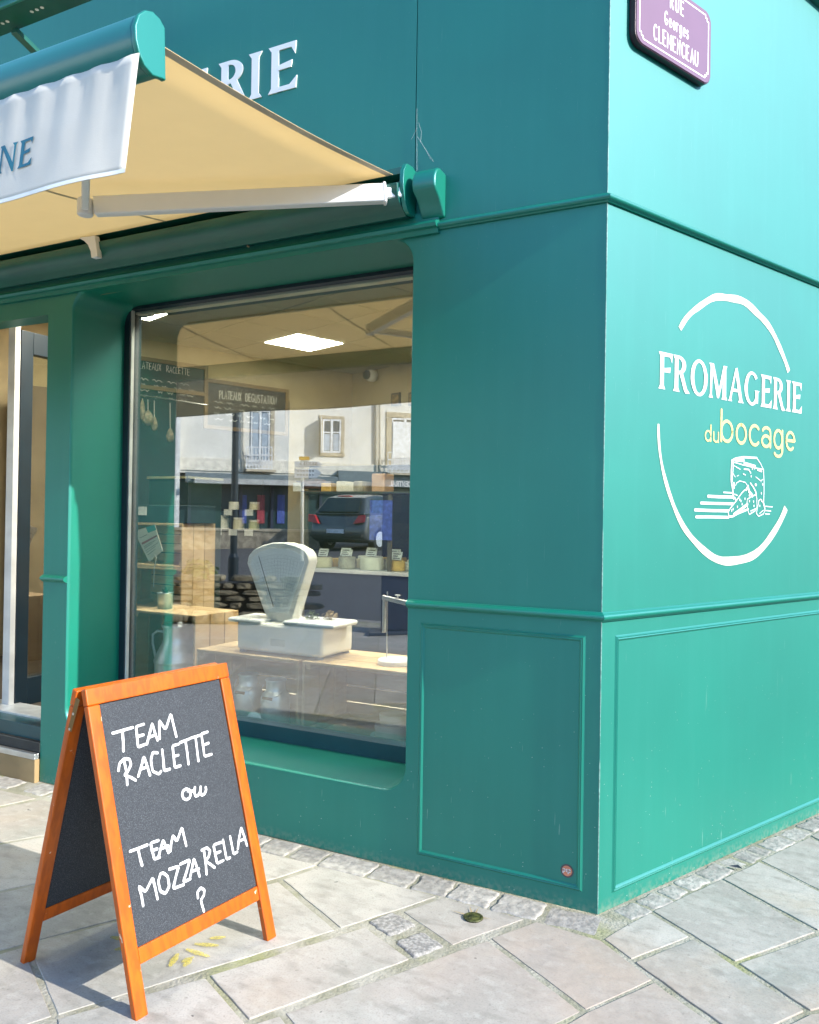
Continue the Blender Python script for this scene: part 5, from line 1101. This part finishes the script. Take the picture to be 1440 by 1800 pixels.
# parked car
cpos = depth(592, 950, 21); gz_ = road_z(cpos.y); ang = R(36); hd = (fm*math.cos(ang)+rr*math.sin(ang)).normalized(); sdv = V((hd.y, -hd.x, 0))
car = thing('parked_car', 'dark grey hatchback with red tail lights parked across the road', 'car', (cpos.x, cpos.y, gz_), local=True)
car.rotation_euler = (0, 0, math.atan2(hd.y, hd.x))
CARP = mat('car_paint', (.055, .065, .07), .25, var=.03, spec=.7, coat=.6); CGL = mat('car_glass', (.015, .03, .035), .05, spec=.8)
body = [(-.02, .32), (-.06, .55), (0, .70), (.04, .93), (.25, .97), (2.7, .98), (3.75, .82), (4.05, .62), (4.1, .35), (3.9, .22), (.2, .22)]
mb = MB(); W2 = .87
for (w_, k) in ((W2*.94, 0), (W2, 1), (W2, 2), (W2*.94, 3)):
    y_ = (-W2, -W2*.86, W2*.86, W2)[k]; sc = (.95, 1, 1, .95)[k]
    mb.v += [V((2+(x-2)*sc, y_, .6+(z-.6)*sc)) for x, z in body]
nb = len(body)
for k in range(3): mb.f += [(k*nb+i, k*nb+(i+1) % nb, (k+1)*nb+(i+1) % nb, (k+1)*nb+i) for i in range(nb)]
mb.f += [tuple(range(nb)), tuple(range(3*nb, 4*nb))]; mb.build('body', CARP, car, bevel=.05, seg=3)
def gh(x, z, s): 
    hw = .80 if z < 1.0 else .60; return V((x, s*hw, z))
low = [(.05, .955), (3.05, .975)]; hi = [(.50, 1.44), (.9, 1.50), (1.9, 1.48), (2.25, 1.43)]
mb = MB(); L1 = [gh(.06, .95, -1), gh(.42, 1.40, -1), gh(.9, 1.49, -1), gh(1.9, 1.47, -1), gh(2.95, .97, -1)]; R1 = [V((p.x, -p.y, p.z)) for p in L1]
mb.add(L1+R1, [(0, 1, 2, 3, 4), (5, 6, 7, 8, 9)]+[(i, (i+1) % 5, 5+(i+1) % 5, 5+i) for i in range(5)]); mb.build('cabin', CARP, car, bevel=.05, seg=3)
mb = MB(); mb.prism([V((.07, -.62, 1.0)), V((.07, .62, 1.0)), V((.37, .50, 1.36)), V((.37, -.50, 1.36))], V((-.045, 0, .03))); mb.build('rear_window', CGL, car)
for s_ in (-1, 1):
    mb = MB(); mb.prism([V((.42, s_*.79, 1.0)), V((2.7, s_*.79, 1.01)), V((1.85, s_*.625, 1.42)), V((.95, s_*.625, 1.44)), V((.62, s_*.64, 1.36))], V((0, s_*.022, .01))); mb.build('side_window', CGL, car)
    mb = MB(); mb.prism([V((-.035, s_*.50, .70)), V((-.02, s_*.86, .76)), V((.01, s_*.86, .95)), V((0, s_*.66, .93))], V((-.05, s_*.03, 0))); mb.build('tail_light', mat('tail_red', (.55, .02, .03), .2), car, bevel=.01)
    for wx in (.72, 3.25):
        mb = MB(); mb.lathe([(.31, -.09), (.315, -.06), (.315, .06), (.31, .09)], (wx, s_*.78, .315), 24, (0, 1, 0)); ty = mb.build('tyre', BLACK, car)
        mb = MB(); mb.lathe([(.20, -.095), (.20, .095)], (wx, s_*.785, .315), 18, (0, 1, 0)); mb.build('rim', ALU, ty)
mb = MB(); mb.box((-.10, -.26, .46), (-.062, .26, .57)); mb.build('number_plate', mat('plate_white', (.7, .72, .75), .4), car)
mb = MB(); mb.box((-.09, -.8, .36), (.1, .8, .455)); mb.build('bumper_trim', BLACK, car, bevel=.02)
mb = MB(); mb.box((.32, -.2, 1.42), (.42, .2, 1.455)); mb.build('brake_light', MATS['tail_red'], car, bevel=.01)

# terrace on the far side of the side street: out of the picture, mirrored softly by the satin paint
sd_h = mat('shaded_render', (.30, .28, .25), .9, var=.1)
for k in range(4):
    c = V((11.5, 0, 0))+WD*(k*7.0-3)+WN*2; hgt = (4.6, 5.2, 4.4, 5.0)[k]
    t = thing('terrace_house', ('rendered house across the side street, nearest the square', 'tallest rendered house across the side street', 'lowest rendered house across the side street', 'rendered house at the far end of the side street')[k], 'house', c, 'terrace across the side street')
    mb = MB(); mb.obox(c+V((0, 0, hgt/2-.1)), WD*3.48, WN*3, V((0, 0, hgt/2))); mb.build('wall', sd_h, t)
    mb = MB(); mb.prism([c+WN*-3.3-WD*3.49+V((0, 0, hgt-.1)), c+WN*3.3-WD*3.49+V((0, 0, hgt-.1)), c-WD*3.49+V((0, 0, hgt+1.2))], WD*6.98); mb.build('roof', MATS['slate_roof'], t)
    for j in (-2, 0, 2):
        for z_ in (1.2, 3.4):
            mb = MB(); mb.obox(c-WN*3.01+WD*j+V((0, 0, z_)), WD*.45, WN*.03, V((0, 0, .6))); mb.build('window', MATS['dark_room'], t)

# small finds: a dead leaf on the setts, a mud nest and cobweb by the awning
p = gnd(1294, 1528)+V((0, 0, .006)); mb = MB()
mb.add([p+V((-.028, 0, .002)), p+V((-.008, -.012, .006)), p+V((.026, -.004, .003)), p+V((.006, .012, .009)), p+V((0, 0, .001))], [(0, 1, 4), (1, 2, 4), (2, 3, 4), (3, 0, 4)])
tag(mb.build('dead_leaf', mat('leaf_dark', (.03, .035, .05), .6), fix=False), 'small dark dead leaf on the setts by the side wall', 'leaf')
p = on(435, 429, 1, -.045); mb = MB()
for k in range(14):
    q = p+V((rnd.uniform(-.008, .008), rnd.uniform(-.004, .004), rnd.uniform(-.016, .014))); r_ = rnd.uniform(.003, .006)
    mb.lathe([(.0005, -r_), (r_*.8, -r_*.5), (r_, 0), (r_*.8, r_*.5), (.0005, r_)], q, 7)
tag(mb.build('mud_nest', mat('dry_mud', (.32, .25, .15), .95, var=.3, scale=150)), 'small crumbly insect nest on the moulding under the awning', 'insect nest')
mb = MB()
for l in ([(733, 190), (733, 300)], [(733, 225), (726, 240), (723, 245)], [(734, 240), (748, 262), (762, 284)], [(748, 262), (757, 280)], [(736, 215), (741, 232), (739, 250)]):
    mb.tube([on(x_, y_, 1, -.002) for x_, y_ in l], .0004, 5)
tag(mb.build('cobweb', mat('web', (.5, .55, .55), .8), kind='stuff'), 'pale cobweb threads on the front wall beside the cassette', 'cobweb')
